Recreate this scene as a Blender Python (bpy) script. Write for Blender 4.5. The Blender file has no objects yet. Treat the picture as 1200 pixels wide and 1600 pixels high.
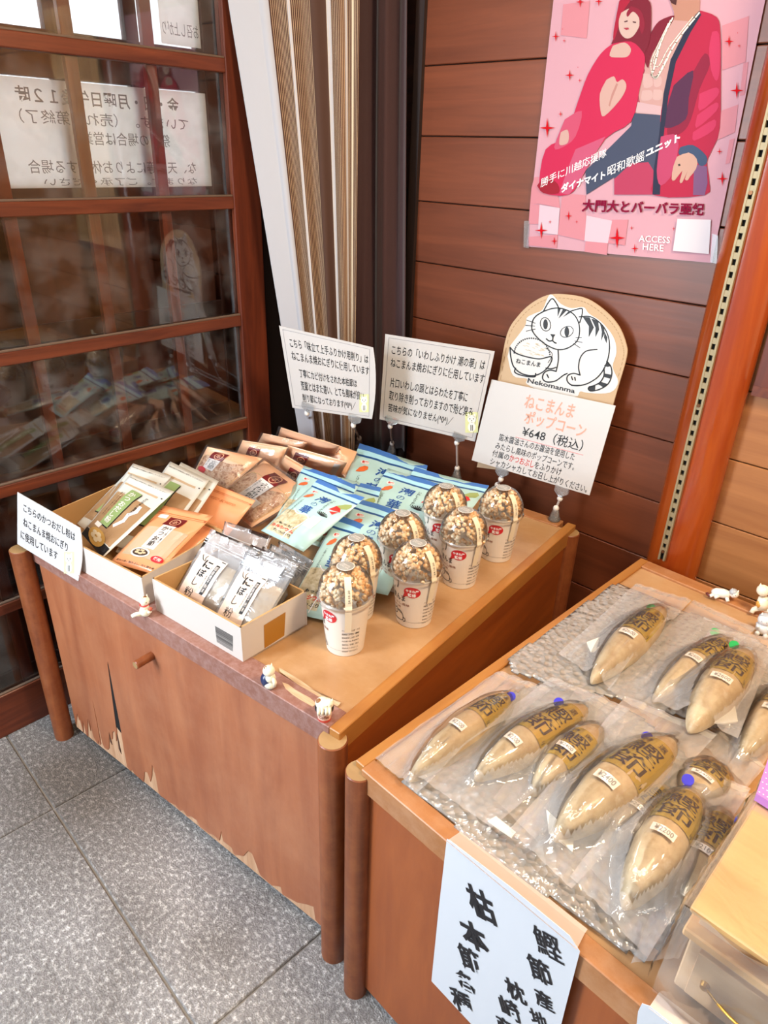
import bpy, math, random
from mathutils import Vector, Matrix, noise
random.seed(7)
scene = bpy.context.scene
# ------------------------------------------------------------------ camera
CAMR = ((0.7256441580641243, -0.333303103865401, 0.6019548129395577),
        (0.6874496490711266, 0.31404128813198895, -0.654821387357183),
        (0.029215336030808055, 0.8889809392231593, 0.4570113279104974))
CAMC = Vector((0.0, 0.0, 1.5))
FPX = 1095.0
R3 = Matrix(CAMR)
cam_data = bpy.data.cameras.new('camera')
cam_data.sensor_fit = 'VERTICAL'
cam_data.sensor_height = 36.0
cam_data.lens = FPX / 1600.0 * 36.0
cam_data.clip_start = 0.02
cam = bpy.data.objects.new('camera', cam_data)
scene.collection.objects.link(cam)
cam.matrix_world = Matrix.Translation(CAMC) @ R3.to_4x4()
scene.camera = cam
# ------------------------------------------------------------------ world, lights, exposure
W = bpy.data.worlds.new('world'); scene.world = W
W.use_nodes = True
bg = W.node_tree.nodes['Background']
bg.inputs[0].default_value = (0.80, 0.90, 1.0, 1)
bg.inputs[1].default_value = 0.5
scene.view_settings.view_transform = 'Standard'
scene.view_settings.look = 'None'
scene.view_settings.gamma = 1.0
scene.view_settings.use_curve_mapping = False
scene.view_settings.exposure = 0.50
scene.cycles.transparent_max_bounces = 40

def area(name, loc, target, sx, sy, power, col):
    d = bpy.data.lights.new(name, 'AREA'); d.shape = 'RECTANGLE'
    d.size = sx; d.size_y = sy; d.energy = power; d.color = col
    o = bpy.data.objects.new(name, d); scene.collection.objects.link(o)
    o.location = loc
    o.rotation_euler = (Vector(target) - Vector(loc)).to_track_quat('-Z', 'Y').to_euler()
    return o
# daylight of the open shop front, on the left behind the camera
area('entrance_daylight', (-1.85, -1.0, 1.45), (-0.9, 0.9, 0.5), 1.1, 1.4, 100, (0.80, 0.90, 1.0))
# warm ceiling lamps of the shop
area('ceiling_lamp_light', (0.55, 0.85, 2.45), (-0.15, 1.2, 0.6), 0.4, 0.4, 32, (1.0, 0.78, 0.52))
area('ceiling_lamp_light', (-0.7, 0.3, 2.5), (-0.8, 0.9, 0.6), 0.9, 0.3, 9, (1.0, 0.86, 0.68))

area('street_daylight', (-3.0, 1.2, 4.2), (-2.6, 0.9, 0.0), 2.0, 5.0, 900, (0.92, 0.97, 1.0))

# ------------------------------------------------------------------ picture geometry helpers (points on real planes)
def ray(px, py):
    return (R3 @ Vector((px - 600.0, 800.0 - py, -FPX))).normalized()
def P(px, py, z):
    d = ray(px, py); return CAMC + d * ((z - CAMC.z) / d.z)
def PX(px, py, x):
    d = ray(px, py); return CAMC + d * ((x - CAMC.x) / d.x)
def PY(px, py, y):
    d = ray(px, py); return CAMC + d * ((y - CAMC.y) / d.y)
def PN(px, py, p0, n):
    d = ray(px, py); return CAMC + d * (n.dot(p0 - CAMC) / n.dot(d))

# ------------------------------------------------------------------ materials
MATS = {}
def newmat(name):
    m = bpy.data.materials.new(name); m.use_nodes = True
    return m, m.node_tree, m.node_tree.nodes['Principled BSDF']
def srgb(h):
    h = h.lstrip('#')
    c = [int(h[i:i+2], 16) / 255 for i in (0, 2, 4)]
    return tuple(((x / 12.92) if x <= 0.04045 else ((x + 0.055) / 1.055) ** 2.4) for x in c) + (1,)
def plain(name, hexc, rough=0.6, spec=0.5, coat=0.0, metal=0.0, bump=0.0, bscale=60):
    if name in MATS: return MATS[name]
    m, nt, b = newmat(name)
    b.inputs['Base Color'].default_value = srgb(hexc)
    b.inputs['Roughness'].default_value = rough
    b.inputs['Specular IOR Level'].default_value = spec
    b.inputs['Coat Weight'].default_value = coat
    b.inputs['Coat Roughness'].default_value = 0.12
    b.inputs['Metallic'].default_value = metal
    if bump:
        tc = nt.nodes.new('ShaderNodeTexCoord'); n = nt.nodes.new('ShaderNodeTexNoise'); bp = nt.nodes.new('ShaderNodeBump')
        n.inputs['Scale'].default_value = bscale; n.inputs['Detail'].default_value = 4
        bp.inputs['Strength'].default_value = bump; bp.inputs['Distance'].default_value = 0.004
        nt.links.new(tc.outputs['Object'], n.inputs['Vector']); nt.links.new(n.outputs['Fac'], bp.inputs['Height'])
        nt.links.new(bp.outputs['Normal'], b.inputs['Normal'])
    MATS[name] = m
    return m
def wood(name, c1, c2, axis='X', scale=3.0, rough=0.45, stretch=14.0, bump=0.15, wear=None, wear_amt=0.5, coat=0.0, contrast=(0.35, 0.7), perobj=0.25, wscale=9):
    if name in MATS: return MATS[name]
    m, nt, b = newmat(name); N = nt.nodes; L = nt.links
    tc = N.new('ShaderNodeTexCoord'); mp = N.new('ShaderNodeMapping')
    oi = N.new('ShaderNodeObjectInfo'); ad = N.new('ShaderNodeVectorMath'); ad.operation = 'ADD'
    cmb = N.new('ShaderNodeVectorMath'); cmb.operation = 'SCALE'; cmb.inputs['Scale'].default_value = 17.0
    cx = N.new('ShaderNodeCombineXYZ')
    L.new(oi.outputs['Random'], cx.inputs[0]); L.new(oi.outputs['Random'], cx.inputs[1]); L.new(oi.outputs['Random'], cx.inputs[2])
    L.new(cx.outputs[0], cmb.inputs[0])
    L.new(tc.outputs['Object'], ad.inputs[0]); L.new(cmb.outputs[0], ad.inputs[1])
    s = [scale * stretch] * 3
    s['XYZ'.index(axis)] = scale
    mp.inputs['Scale'].default_value = s
    L.new(ad.outputs[0], mp.inputs['Vector'])
    n1 = N.new('ShaderNodeTexNoise'); n1.inputs['Scale'].default_value = 1.0; n1.inputs['Detail'].default_value = 6; n1.inputs['Roughness'].default_value = 0.62
    n1.inputs['Distortion'].default_value = 0.5
    L.new(mp.outputs[0], n1.inputs['Vector'])
    cr = N.new('ShaderNodeValToRGB')
    cr.color_ramp.elements[0].position = contrast[0]; cr.color_ramp.elements[0].color = srgb(c2)
    cr.color_ramp.elements[1].position = contrast[1]; cr.color_ramp.elements[1].color = srgb(c1)
    L.new(n1.outputs['Fac'], cr.inputs[0])
    n2 = N.new('ShaderNodeTexNoise'); n2.inputs['Scale'].default_value = wscale; n2.inputs['Detail'].default_value = 7; n2.inputs['Roughness'].default_value = 0.7
    L.new(ad.outputs[0], n2.inputs['Vector'])
    hsv = N.new('ShaderNodeHueSaturation')
    mr = N.new('ShaderNodeMapRange'); mr.inputs[3].default_value = 1 - perobj; mr.inputs[4].default_value = 1 + perobj
    L.new(oi.outputs['Random'], mr.inputs[0]); L.new(mr.outputs[0], hsv.inputs['Value']); L.new(cr.outputs[0], hsv.inputs['Color'])
    out = hsv.outputs[0]
    if wear:
        mx = N.new('ShaderNodeMixRGB'); mx.inputs[2].default_value = srgb(wear)
        r2 = N.new('ShaderNodeMapRange'); r2.inputs[1].default_value = 0.42; r2.inputs[2].default_value = 0.75; r2.inputs[4].default_value = wear_amt
        L.new(n2.outputs['Fac'], r2.inputs[0]); L.new(r2.outputs[0], mx.inputs[0]); L.new(out, mx.inputs[1]); out = mx.outputs[0]
    L.new(out, b.inputs['Base Color'])
    b.inputs['Roughness'].default_value = rough; b.inputs['Coat Weight'].default_value = coat; b.inputs['Coat Roughness'].default_value = 0.15
    bp = N.new('ShaderNodeBump'); bp.inputs['Strength'].default_value = bump; bp.inputs['Distance'].default_value = 0.003
    L.new(n1.outputs['Fac'], bp.inputs['Height']); L.new(bp.outputs[0], b.inputs['Normal'])
    MATS[name] = m
    return m
def film(name, hexc='#f4f4f6', haze=0.25, gloss=0.16, rough=0.12, bump=0.6, bscale=22, voro=False, bdist=0.0025):
    """thin clear plastic: mostly see-through, a little milky, glossy and crinkled"""
    if name in MATS: return MATS[name]
    m = bpy.data.materials.new(name); m.use_nodes = True
    nt = m.node_tree; N = nt.nodes; L = nt.links; N.clear()
    out = N.new('ShaderNodeOutputMaterial')
    tr = N.new('ShaderNodeBsdfTransparent')
    df = N.new('ShaderNodeBsdfDiffuse'); df.inputs[0].default_value = srgb(hexc)
    tl = N.new('ShaderNodeBsdfTranslucent'); tl.inputs[0].default_value = srgb(hexc)
    gl = N.new('ShaderNodeBsdfGlossy'); gl.inputs['Roughness'].default_value = rough
    m1 = N.new('ShaderNodeMixShader'); m2 = N.new('ShaderNodeMixShader'); m3 = N.new('ShaderNodeMixShader')
    m1.inputs[0].default_value = 0.28; L.new(df.outputs[0], m1.inputs[1]); L.new(tl.outputs[0], m1.inputs[2])
    m2.inputs[0].default_value = haze; L.new(tr.outputs[0], m2.inputs[1]); L.new(m1.outputs[0], m2.inputs[2])
    fr = N.new('ShaderNodeFresnel'); fr.inputs[0].default_value = 1.45
    mm = N.new('ShaderNodeMath'); mm.operation = 'ADD'; mm.inputs[1].default_value = gloss - 0.04; mm.use_clamp = True
    L.new(fr.outputs[0], mm.inputs[0]); L.new(mm.outputs[0], m3.inputs[0])
    L.new(m2.outputs[0], m3.inputs[1]); L.new(gl.outputs[0], m3.inputs[2]); L.new(m3.outputs[0], out.inputs[0])
    tc = N.new('ShaderNodeTexCoord'); bp = N.new('ShaderNodeBump'); bp.inputs['Strength'].default_value = bump; bp.inputs['Distance'].default_value = bdist
    if voro:
        t = N.new('ShaderNodeTexVoronoi'); t.inputs['Scale'].default_value = bscale
        L.new(tc.outputs['Object'], t.inputs['Vector']); L.new(t.outputs['Distance'], bp.inputs['Height'])
    else:
        t = N.new('ShaderNodeTexNoise'); t.inputs['Scale'].default_value = bscale; t.inputs['Detail'].default_value = 3; t.inputs['Distortion'].default_value = 1.6
        L.new(tc.outputs['Object'], t.inputs['Vector']); L.new(t.outputs['Fac'], bp.inputs['Height'])
    for s in (gl, df): L.new(bp.outputs[0], s.inputs['Normal'])
    L.new(bp.outputs[0], fr.inputs['Normal'])
    MATS[name] = m
    return m
def speckle(name, cols, scale=60, rough=0.6, bump=0.3, coat=0.0, poss=None, detail=5, nrough=0.65, big=None):
    if name in MATS: return MATS[name]
    m, nt, b = newmat(name); N = nt.nodes; L = nt.links
    tc = N.new('ShaderNodeTexCoord'); n = N.new('ShaderNodeTexNoise'); n.inputs['Scale'].default_value = scale; n.inputs['Detail'].default_value = detail; n.inputs['Roughness'].default_value = nrough
    cr = N.new('ShaderNodeValToRGB'); el = cr.color_ramp.elements
    k = len(cols)
    poss = poss or [0.3 + 0.4 * i / (k - 1) for i in range(k)]
    el[0].position = poss[0]; el[0].color = srgb(cols[0]); el[1].position = poss[-1]; el[1].color = srgb(cols[-1])
    for i in range(1, k - 1):
        e = el.new(poss[i]); e.color = srgb(cols[i])
    L.new(tc.outputs['Object'], n.inputs['Vector']); L.new(n.outputs['Fac'], cr.inputs[0])
    out = cr.outputs[0]
    if big:
        n3 = N.new('ShaderNodeTexNoise'); n3.inputs['Scale'].default_value = big[0]; n3.inputs['Detail'].default_value = 4
        L.new(tc.outputs['Object'], n3.inputs['Vector'])
        mr = N.new('ShaderNodeMapRange'); mr.inputs[1].default_value = 0.35; mr.inputs[2].default_value = 0.65; mr.inputs[3].default_value = big[1]; mr.inputs[4].default_value = 0
        L.new(n3.outputs['Fac'], mr.inputs[0])
        mx = N.new('ShaderNodeMixRGB'); mx.inputs[2].default_value = srgb(big[2]); L.new(mr.outputs[0], mx.inputs[0]); L.new(out, mx.inputs[1]); out = mx.outputs[0]
    L.new(out, b.inputs['Base Color']); b.inputs['Roughness'].default_value = rough
    b.inputs['Coat Weight'].default_value = coat; b.inputs['Coat Roughness'].default_value = 0.1
    bp = N.new('ShaderNodeBump'); bp.inputs['Strength'].default_value = bump; bp.inputs['Distance'].default_value = 0.004
    L.new(n.outputs['Fac'], bp.inputs['Height']); L.new(bp.outputs[0], b.inputs['Normal'])
    MATS[name] = m
    return m

# ------------------------------------------------------------------ mesh helpers
def link(o, parent=None):
    scene.collection.objects.link(o)
    if parent: o.parent = parent
    return o
def tag(o, label=None, cat=None, group=None, kind=None):
    if label: o['label'] = label
    if cat: o['category'] = cat
    if group: o['group'] = group
    if kind: o['kind'] = kind
    return o
def empty(name, loc=(0, 0, 0), rz=0.0):
    o = bpy.data.objects.new(name, None); o.empty_display_size = 0.05
    link(o); o.location = loc; o.rotation_euler = (0, 0, rz)
    bpy.context.view_layer.update()
    return o
def world_matrix(o):
    m = o.matrix_basis.copy()
    while o.parent:
        m = o.parent.matrix_basis @ m
        o = o.parent
    return m
class MB:
    def __init__(s): s.v = []; s.f = []; s.m = []; s.uv = []
    def add(s, vs, fs, mi=0):
        b = len(s.v); s.v += [tuple(v) for v in vs]
        for f in fs: s.f.append(tuple(i + b for i in f)); s.m.append(mi)
        return s
    def box(s, x0, x1, y0, y1, z0, z1, mi=0, c=0.0):
        if c <= 0:
            v = [(x, y, z) for z in (z0, z1) for y in (y0, y1) for x in (x0, x1)]
            return s.add(v, [(0, 2, 3, 1), (4, 5, 7, 6), (0, 1, 5, 4), (2, 6, 7, 3), (0, 4, 6, 2), (1, 3, 7, 5)], mi)
        # chamfered box
        v = []; idx = {}
        X = (x0, x1); Y = (y0, y1); Z = (z0, z1)
        for i in (0, 1):
            for j in (0, 1):
                for k in (0, 1):
                    sx = c if i == 0 else -c; sy = c if j == 0 else -c; sz = c if k == 0 else -c
                    idx[i, j, k, 0] = len(v); v.append((X[i], Y[j] + sy, Z[k] + sz))
                    idx[i, j, k, 1] = len(v); v.append((X[i] + sx, Y[j], Z[k] + sz))
                    idx[i, j, k, 2] = len(v); v.append((X[i] + sx, Y[j] + sy, Z[k]))
        f = []
        for a in (0, 1):
            f.append([idx[a, 0, 0, 0], idx[a, 1, 0, 0], idx[a, 1, 1, 0], idx[a, 0, 1, 0]][::(1 if a else -1)])
            f.append([idx[0, a, 0, 1], idx[1, a, 0, 1], idx[1, a, 1, 1], idx[0, a, 1, 1]][::(-1 if a else 1)])
            f.append([idx[0, 0, a, 2], idx[1, 0, a, 2], idx[1, 1, a, 2], idx[0, 1, a, 2]][::(1 if a else -1)])
        for a in (0, 1):
            for b2 in (0, 1):
                f.append([idx[a, b2, 0, 0], idx[a, b2, 1, 0], idx[a, b2, 1, 1], idx[a, b2, 0, 1]])
                f.append([idx[a, 0, b2, 0], idx[a, 1, b2, 0], idx[a, 1, b2, 2], idx[a, 0, b2, 2]])
                f.append([idx[0, a, b2, 1], idx[1, a, b2, 1], idx[1, a, b2, 2], idx[0, a, b2, 2]])
        for i in (0, 1):
            for j in (0, 1):
                for k in (0, 1): f.append([idx[i, j, k, 0], idx[i, j, k, 1], idx[i, j, k, 2]])
        return s.add(v, f, mi)
    def tube(s, a, b, r0, r1=None, n=16, mi=0, caps=True):
        a = Vector(a); b = Vector(b); r1 = r0 if r1 is None else r1
        d = (b - a).normalized(); u = d.orthogonal().normalized(); w = d.cross(u)
        vs = []
        for (p, r) in ((a, r0), (b, r1)):
            for i in range(n):
                t = 2 * math.pi * i / n
                vs.append(p + u * (r * math.cos(t)) + w * (r * math.sin(t)))
        fs = [(i, (i + 1) % n, n + (i + 1) % n, n + i) for i in range(n)]
        if caps: fs += [tuple(range(n))[::-1], tuple(range(n, 2 * n))]
        return s.add(vs, fs, mi)
    def path(s, pts, r, n=8, mi=0):
        pts = [Vector(p) for p in pts]
        rr = r if isinstance(r, (list, tuple)) else [r] * len(pts)
        vs = []; u = None
        for k, p in enumerate(pts):
            d = (pts[min(k + 1, len(pts) - 1)] - pts[max(k - 1, 0)]).normalized()
            u = d.orthogonal().normalized() if u is None else (u - d * u.dot(d)).normalized()
            w = d.cross(u)
            for i in range(n):
                t = 2 * math.pi * i / n
                vs.append(p + u * (rr[k] * math.cos(t)) + w * (rr[k] * math.sin(t)))
        fs = [(k * n + i, k * n + (i + 1) % n, (k + 1) * n + (i + 1) % n, (k + 1) * n + i) for k in range(len(pts) - 1) for i in range(n)]
        fs += [tuple(range(n))[::-1], tuple((len(pts) - 1) * n + i for i in range(n))]
        return s.add(vs, fs, mi)
    def lathe(s, prof, c=(0, 0, 0), n=32, mi=0):
        c = Vector(c); vs = []
        for (r, z) in prof:
            for i in range(n):
                t = 2 * math.pi * i / n
                vs.append((c.x + r * math.cos(t), c.y + r * math.sin(t), c.z + z))
        fs = [(k * n + i, k * n + (i + 1) % n, (k + 1) * n + (i + 1) % n, (k + 1) * n + i) for k in range(len(prof) - 1) for i in range(n)]
        return s.add(vs, fs, mi)
    def ball(s, c, r, n=14, m=10, mi=0, rot=None, fn=None):
        c = Vector(c); r = (r, r, r) if not isinstance(r, (tuple, list)) else r
        vs = []
        for j in range(m + 1):
            ph = math.pi * j / m
            for i in range(n):
                t = 2 * math.pi * i / n
                p = Vector((math.sin(ph) * math.cos(t), math.sin(ph) * math.sin(t), math.cos(ph)))
                k = fn(p) if fn else 1.0
                q = Vector((p.x * r[0] * k, p.y * r[1] * k, p.z * r[2] * k))
                if rot: q = rot @ q
                vs.append(c + q)
        fs = [(j * n + i, (j + 1) * n + i, (j + 1) * n + (i + 1) % n, j * n + (i + 1) % n) for j in range(m) for i in range(n)]
        return s.add(vs, fs, mi)
    def prism(s, pts, off, mi=0, mi_side=None):
        """polygon of 3D points extruded by vector off (front = pts)"""
        off = Vector(off); n = len(pts)
        b = [Vector(p) + off for p in pts]
        s.add(list(pts) + b, [tuple(range(n)), tuple(range(n, 2 * n))[::-1]], mi)
        s.add(list(pts) + b, [(i, n + i, n + (i + 1) % n, (i + 1) % n) for i in range(n)], mi if mi_side is None else mi_side)
        return s
    def build(s, name, mats, parent=None, smooth=False, world=False):
        me = bpy.data.meshes.new(name)
        vs = s.v
        if world and parent is not None:
            inv = world_matrix(parent).inverted()
            vs = [inv @ Vector(v) for v in vs]
        me.from_pydata([tuple(v) for v in vs], [], s.f)
        if not isinstance(mats, (list, tuple)): mats = [mats]
        for m in mats: me.materials.append(m)
        me.polygons.foreach_set('material_index', s.m)
        if smooth: me.polygons.foreach_set('use_smooth', [True] * len(s.f))
        if s.uv:
            uvl = me.uv_layers.new(name='UVMap')
            for li, l in enumerate(me.loops): uvl.data[li].uv = s.uv[l.vertex_index]
        me.validate(); me.update()
        o = bpy.data.objects.new(name, me)
        link(o, parent)
        return o
def smooth_by_angle(o, deg=40):
    me = o.data
    me.polygons.foreach_set('use_smooth', [True] * len(me.polygons))
    try: me.set_sharp_from_angle(angle=math.radians(deg))
    except Exception: pass

# ------------------------------------------------------------------ lettering
_tc = {}
def text2d(s, bold=0.0, res=2):
    key = (s, bold, res)
    if key in _tc: return _tc[key]
    cu = bpy.data.curves.new('t', 'FONT'); cu.body = s; cu.resolution_u = res; cu.offset = bold
    cu.fill_mode = 'FRONT'
    ob = bpy.data.objects.new('t', cu); scene.collection.objects.link(ob)
    dg = bpy.context.evaluated_depsgraph_get(); dg.update()
    me = ob.evaluated_get(dg).to_mesh()
    vs = [(v.co.x, v.co.y) for v in me.vertices]; fs = [tuple(p.vertices) for p in me.polygons]
    ob.evaluated_get(dg).to_mesh_clear()
    bpy.data.objects.remove(ob); bpy.data.curves.remove(cu)
    if not vs: vs = [(0, 0)]; fs = []
    x0 = min(v[0] for v in vs); x1 = max(v[0] for v in vs); y0 = min(v[1] for v in vs); y1 = max(v[1] for v in vs)
    _tc[key] = (vs, fs, (x0, y0, x1, y1)); return _tc[key]
def vtext2d(s, bold=0.0):
    """vertical writing: characters stacked downwards"""
    key = ('v', s, bold)
    if key in _tc: return _tc[key]
    V = []; F = []
    for k, ch in enumerate(s):
        if ch == ' ': continue
        vs, fs, (x0, y0, x1, y1) = text2d(ch, bold)
        b = len(V)
        if ch == 'ー':
            vs = [(-(y - (y0 + y1) / 2) , (x - (x0 + x1) / 2)) for x, y in vs]; cx = 0; cyy = 0
        else:
            cx = (x0 + x1) / 2; cyy = (y0 + y1) / 2
        V += [(x - cx, y - cyy - k * 1.0) for x, y in vs]; F += [tuple(i + b for i in f) for f in fs]
    x0 = min(v[0] for v in V); x1 = max(v[0] for v in V); y0 = min(v[1] for v in V); y1 = max(v[1] for v in V)
    _tc[key] = (V, F, (x0, y0, x1, y1)); return _tc[key]
def put_text(mb, S, s, box, off=0.0006, bold=0.0, vert=False, rot=0, mi=0, italic=0.0, mirror=False):
    """map lettering into the (u,v) box (u0,v0,u1,v1) of surface S(u,v,off)"""
    vs, fs, (x0, y0, x1, y1) = (vtext2d(s, bold) if vert else text2d(s, bold))
    u0, v0, u1, v1 = box
    out = []
    for x, y in vs:
        a = (x - x0) / max(x1 - x0, 1e-6); b = (y - y0) / max(y1 - y0, 1e-6)
        if mirror: a = 1 - a
        if rot == 90: a, b = 1 - b, a
        elif rot == -90: a, b = b, 1 - a
        elif rot == 180: a, b = 1 - a, 1 - b
        a += italic * b
        out.append(S(u0 + (u1 - u0) * a, v0 + (v1 - v0) * b, off))
    mb.add(out, fs, mi)
def put_patch(mb, S, box, off=0.0003, n=(6, 6), mi=0):
    u0, v0, u1, v1 = box; nu, nv = n
    vs = [S(u0 + (u1 - u0) * i / nu, v0 + (v1 - v0) * j / nv, off) for j in range(nv + 1) for i in range(nu + 1)]
    fs = [(j * (nu + 1) + i, j * (nu + 1) + i + 1, (j + 1) * (nu + 1) + i + 1, (j + 1) * (nu + 1) + i) for j in range(nv) for i in range(nu)]
    mb.add(vs, fs, mi)
def put_poly(mb, S, pts, off=0.0003, mi=0):
    """fan polygon in uv (roughly convex)"""
    cx = sum(p[0] for p in pts) / len(pts); cy = sum(p[1] for p in pts) / len(pts)
    vs = [S(cx, cy, off)] + [S((cx + p[0]) / 2, (cy + p[1]) / 2, off) for p in pts] + [S(p[0], p[1], off) for p in pts]
    n = len(pts); fs = []
    for i in range(n):
        j = (i + 1) % n
        fs.append((0, 1 + i, 1 + j)); fs.append((1 + i, 1 + n + i, 1 + n + j, 1 + j))
    mb.add(vs, fs, mi)
def disc(cu, cv, ru, rv, n=18, a0=0.0):
    return [(cu + ru * math.cos(a0 + 2 * math.pi * i / n), cv + rv * math.sin(a0 + 2 * math.pi * i / n)) for i in range(n)]
def put_line(mb, S, pts, w, off=0.0006, mi=0, asp=1.0):
    """stroke through uv points; w in u units, asp = metres per v / metres per u"""
    for (a, b) in zip(pts[:-1], pts[1:]):
        dx = b[0] - a[0]; dy = (b[1] - a[1]) * asp; L = math.hypot(dx, dy) or 1e-6
        nx = -dy / L * w / 2; ny = dx / L * w / 2 / asp; ex = dx / L * w * 0.35; ey = dy / L * w * 0.35 / asp
        q = [(a[0] - ex + nx, a[1] - ey + ny), (a[0] - ex - nx, a[1] - ey - ny), (b[0] + ex - nx, b[1] + ey - ny), (b[0] + ex + nx, b[1] + ey + ny)]
        mb.add([S(x, y, off) for x, y in q], [(0, 1, 2, 3)], mi)
def bez(pts, n=8):
    """Catmull-Rom through points"""
    out = []
    P_ = [pts[0]] + list(pts) + [pts[-1]]
    for i in range(1, len(P_) - 2):
        p0, p1, p2, p3 = P_[i - 1], P_[i], P_[i + 1], P_[i + 2]
        for k in range(n):
            t = k / n
            out.append(tuple(0.5 * ((2 * p1[c]) + (-p0[c] + p2[c]) * t + (2 * p0[c] - 5 * p1[c] + 4 * p2[c] - p3[c]) * t * t + (-p0[c] + 3 * p1[c] - 3 * p2[c] + p3[c]) * t ** 3) for c in range(2)))
    out.append(tuple(pts[-1][:2]))
    return out
def quad_surface(p00, p10, p11, p01, bulge=None, amp=0.0, curve=0.0):
    """S(u,v,off): u along bottom, v upwards"""
    p00, p10, p11, p01 = map(Vector, (p00, p10, p11, p01))
    n = ((p10 - p00) + (p11 - p01)).cross((p01 - p00) + (p11 - p10)).normalized()
    def S(u, v, off=0.0):
        p = p00 * (1 - u) * (1 - v) + p10 * u * (1 - v) + p11 * u * v + p01 * (1 - u) * v
        h = off
        if bulge: h += bulge(u, v) * amp
        return p + n * h
    S.n = n
    S.asp = ((p01 - p00).length + (p11 - p10).length) / ((p10 - p00).length + (p11 - p01).length)
    return S
def px_surface(p0, n):
    """S over the plane (p0,n) taking photo pixels as u,v - used for flat prints on their real plane"""
    p0 = Vector(p0); n = Vector(n).normalized()
    if n.dot(CAMC - p0) < 0: n = -n
    def S(u, v, off=0.0): return PN(u, v, p0, n) + n * off
    S.n = n; S.asp = 1.0
    return S
# ================================================================== SETTING
M_dark_wood = wood('door_wood', '#7d3f26', '#552517', 'Y', 3.0, 0.38, 12, 0.12, perobj=0.08)
M_dark_wood_z = wood('door_wood_upright', '#74351f', '#552517', 'Z', 3.0, 0.38, 12, 0.12, perobj=0.1)
M_black_wood = wood('outer_door_wood', '#3a2420', '#241616', 'Z', 3.0, 0.5, 10, 0.1, perobj=0.1)
M_plank = wood('plank_wood', '#82452a', '#65331e', 'X', 1.6, 0.38, 18, 0.10, perobj=0.10, contrast=(0.3, 0.75))
M_plank_light = wood('plank_wood_pale', '#b47a48', '#925c32', 'X', 1.6, 0.42, 16, 0.12, contrast=(0.3, 0.75), perobj=0.06)  # paler, yellower wood tone for the planks right of the log pillar
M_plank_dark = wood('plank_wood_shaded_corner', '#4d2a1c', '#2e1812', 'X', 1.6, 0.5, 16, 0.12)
M_log = wood('polished_log', '#b3561b', '#8a3210', 'Z', 1.2, 0.22, 9, 0.06, coat=0.5, perobj=0.0)
M_steel = plain('brushed_steel', '#9a8b6c', 0.5, metal=0.4)
M_black = plain('black_gap', '#0c0a0b', 0.9)
M_ceiling = wood('ceiling_board', '#8b6a4a', '#6c4c32', 'Y', 1.5, 0.6, 12, 0.1)

# ---- floor : granite slabs with recessed joints
def granite():
    m, nt, b = newmat('granite_slab'); N = nt.nodes; L = nt.links
    tc = N.new('ShaderNodeTexCoord'); oi = N.new('ShaderNodeObjectInfo')
    vec = tc.outputs['Object']
    n1 = N.new('ShaderNodeTexNoise'); n1.inputs['Scale'].default_value = 95; n1.inputs['Detail'].default_value = 6; n1.inputs['Roughness'].default_value = 0.75
    n2 = N.new('ShaderNodeTexNoise'); n2.inputs['Scale'].default_value = 5; n2.inputs['Detail'].default_value = 5
    n3 = N.new('ShaderNodeTexNoise'); n3.inputs['Scale'].default_value = 260; n3.inputs['Detail'].default_value = 2
    for n in (n1, n2, n3): L.new(vec, n.inputs['Vector'])
    cr = N.new('ShaderNodeValToRGB'); e = cr.color_ramp.elements
    e[0].position = 0.36; e[0].color = srgb('#807e7e'); e[1].position = 0.66; e[1].color = srgb('#f0efef')
    k = e.new(0.52); k.color = srgb('#9f9c9b')
    L.new(n1.outputs['Fac'], cr.inputs[0])
    mx = N.new('ShaderNodeMixRGB'); mx.blend_type = 'MULTIPLY'; mx.inputs[2].default_value = srgb('#c6c2be')
    mr = N.new('ShaderNodeMapRange'); mr.inputs[1].default_value = 0.38; mr.inputs[2].default_value = 0.68; mr.inputs[4].default_value = 0.8
    L.new(n2.outputs['Fac'], mr.inputs[0]); L.new(mr.outputs[0], mx.inputs[0]); L.new(cr.outputs[0], mx.inputs[1])
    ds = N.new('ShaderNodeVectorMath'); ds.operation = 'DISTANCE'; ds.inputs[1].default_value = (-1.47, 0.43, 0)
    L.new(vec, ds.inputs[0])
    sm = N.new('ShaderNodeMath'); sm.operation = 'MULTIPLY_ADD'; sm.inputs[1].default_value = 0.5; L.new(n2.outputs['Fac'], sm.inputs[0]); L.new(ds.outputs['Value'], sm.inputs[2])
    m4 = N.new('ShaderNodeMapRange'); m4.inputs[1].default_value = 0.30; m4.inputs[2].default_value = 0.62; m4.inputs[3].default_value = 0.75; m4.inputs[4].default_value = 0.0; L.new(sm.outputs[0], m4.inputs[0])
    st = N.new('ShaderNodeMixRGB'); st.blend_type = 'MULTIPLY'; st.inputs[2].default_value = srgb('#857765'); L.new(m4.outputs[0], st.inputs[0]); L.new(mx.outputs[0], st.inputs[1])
    L.new(st.outputs[0], b.inputs['Base Color']); b.inputs['Roughness'].default_value = 0.62
    ad = N.new('ShaderNodeMath'); ad.operation = 'ADD'; L.new(n1.outputs['Fac'], ad.inputs[0]); L.new(n3.outputs['Fac'], ad.inputs[1])
    bp = N.new('ShaderNodeBump'); bp.inputs['Strength'].default_value = 0.7; bp.inputs['Distance'].default_value = 0.006
    L.new(ad.outputs[0], bp.inputs['Height']); L.new(bp.outputs[0], b.inputs['Normal'])
    return m
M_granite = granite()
M_grout = plain('joint_mortar', '#918c87', 0.9, bump=0.4)
fl = MB().box(-3.6, 2.2, -3.0, 2.2, -0.06, -0.006).build('floor', M_grout); tag(fl, kind='structure')
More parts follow.
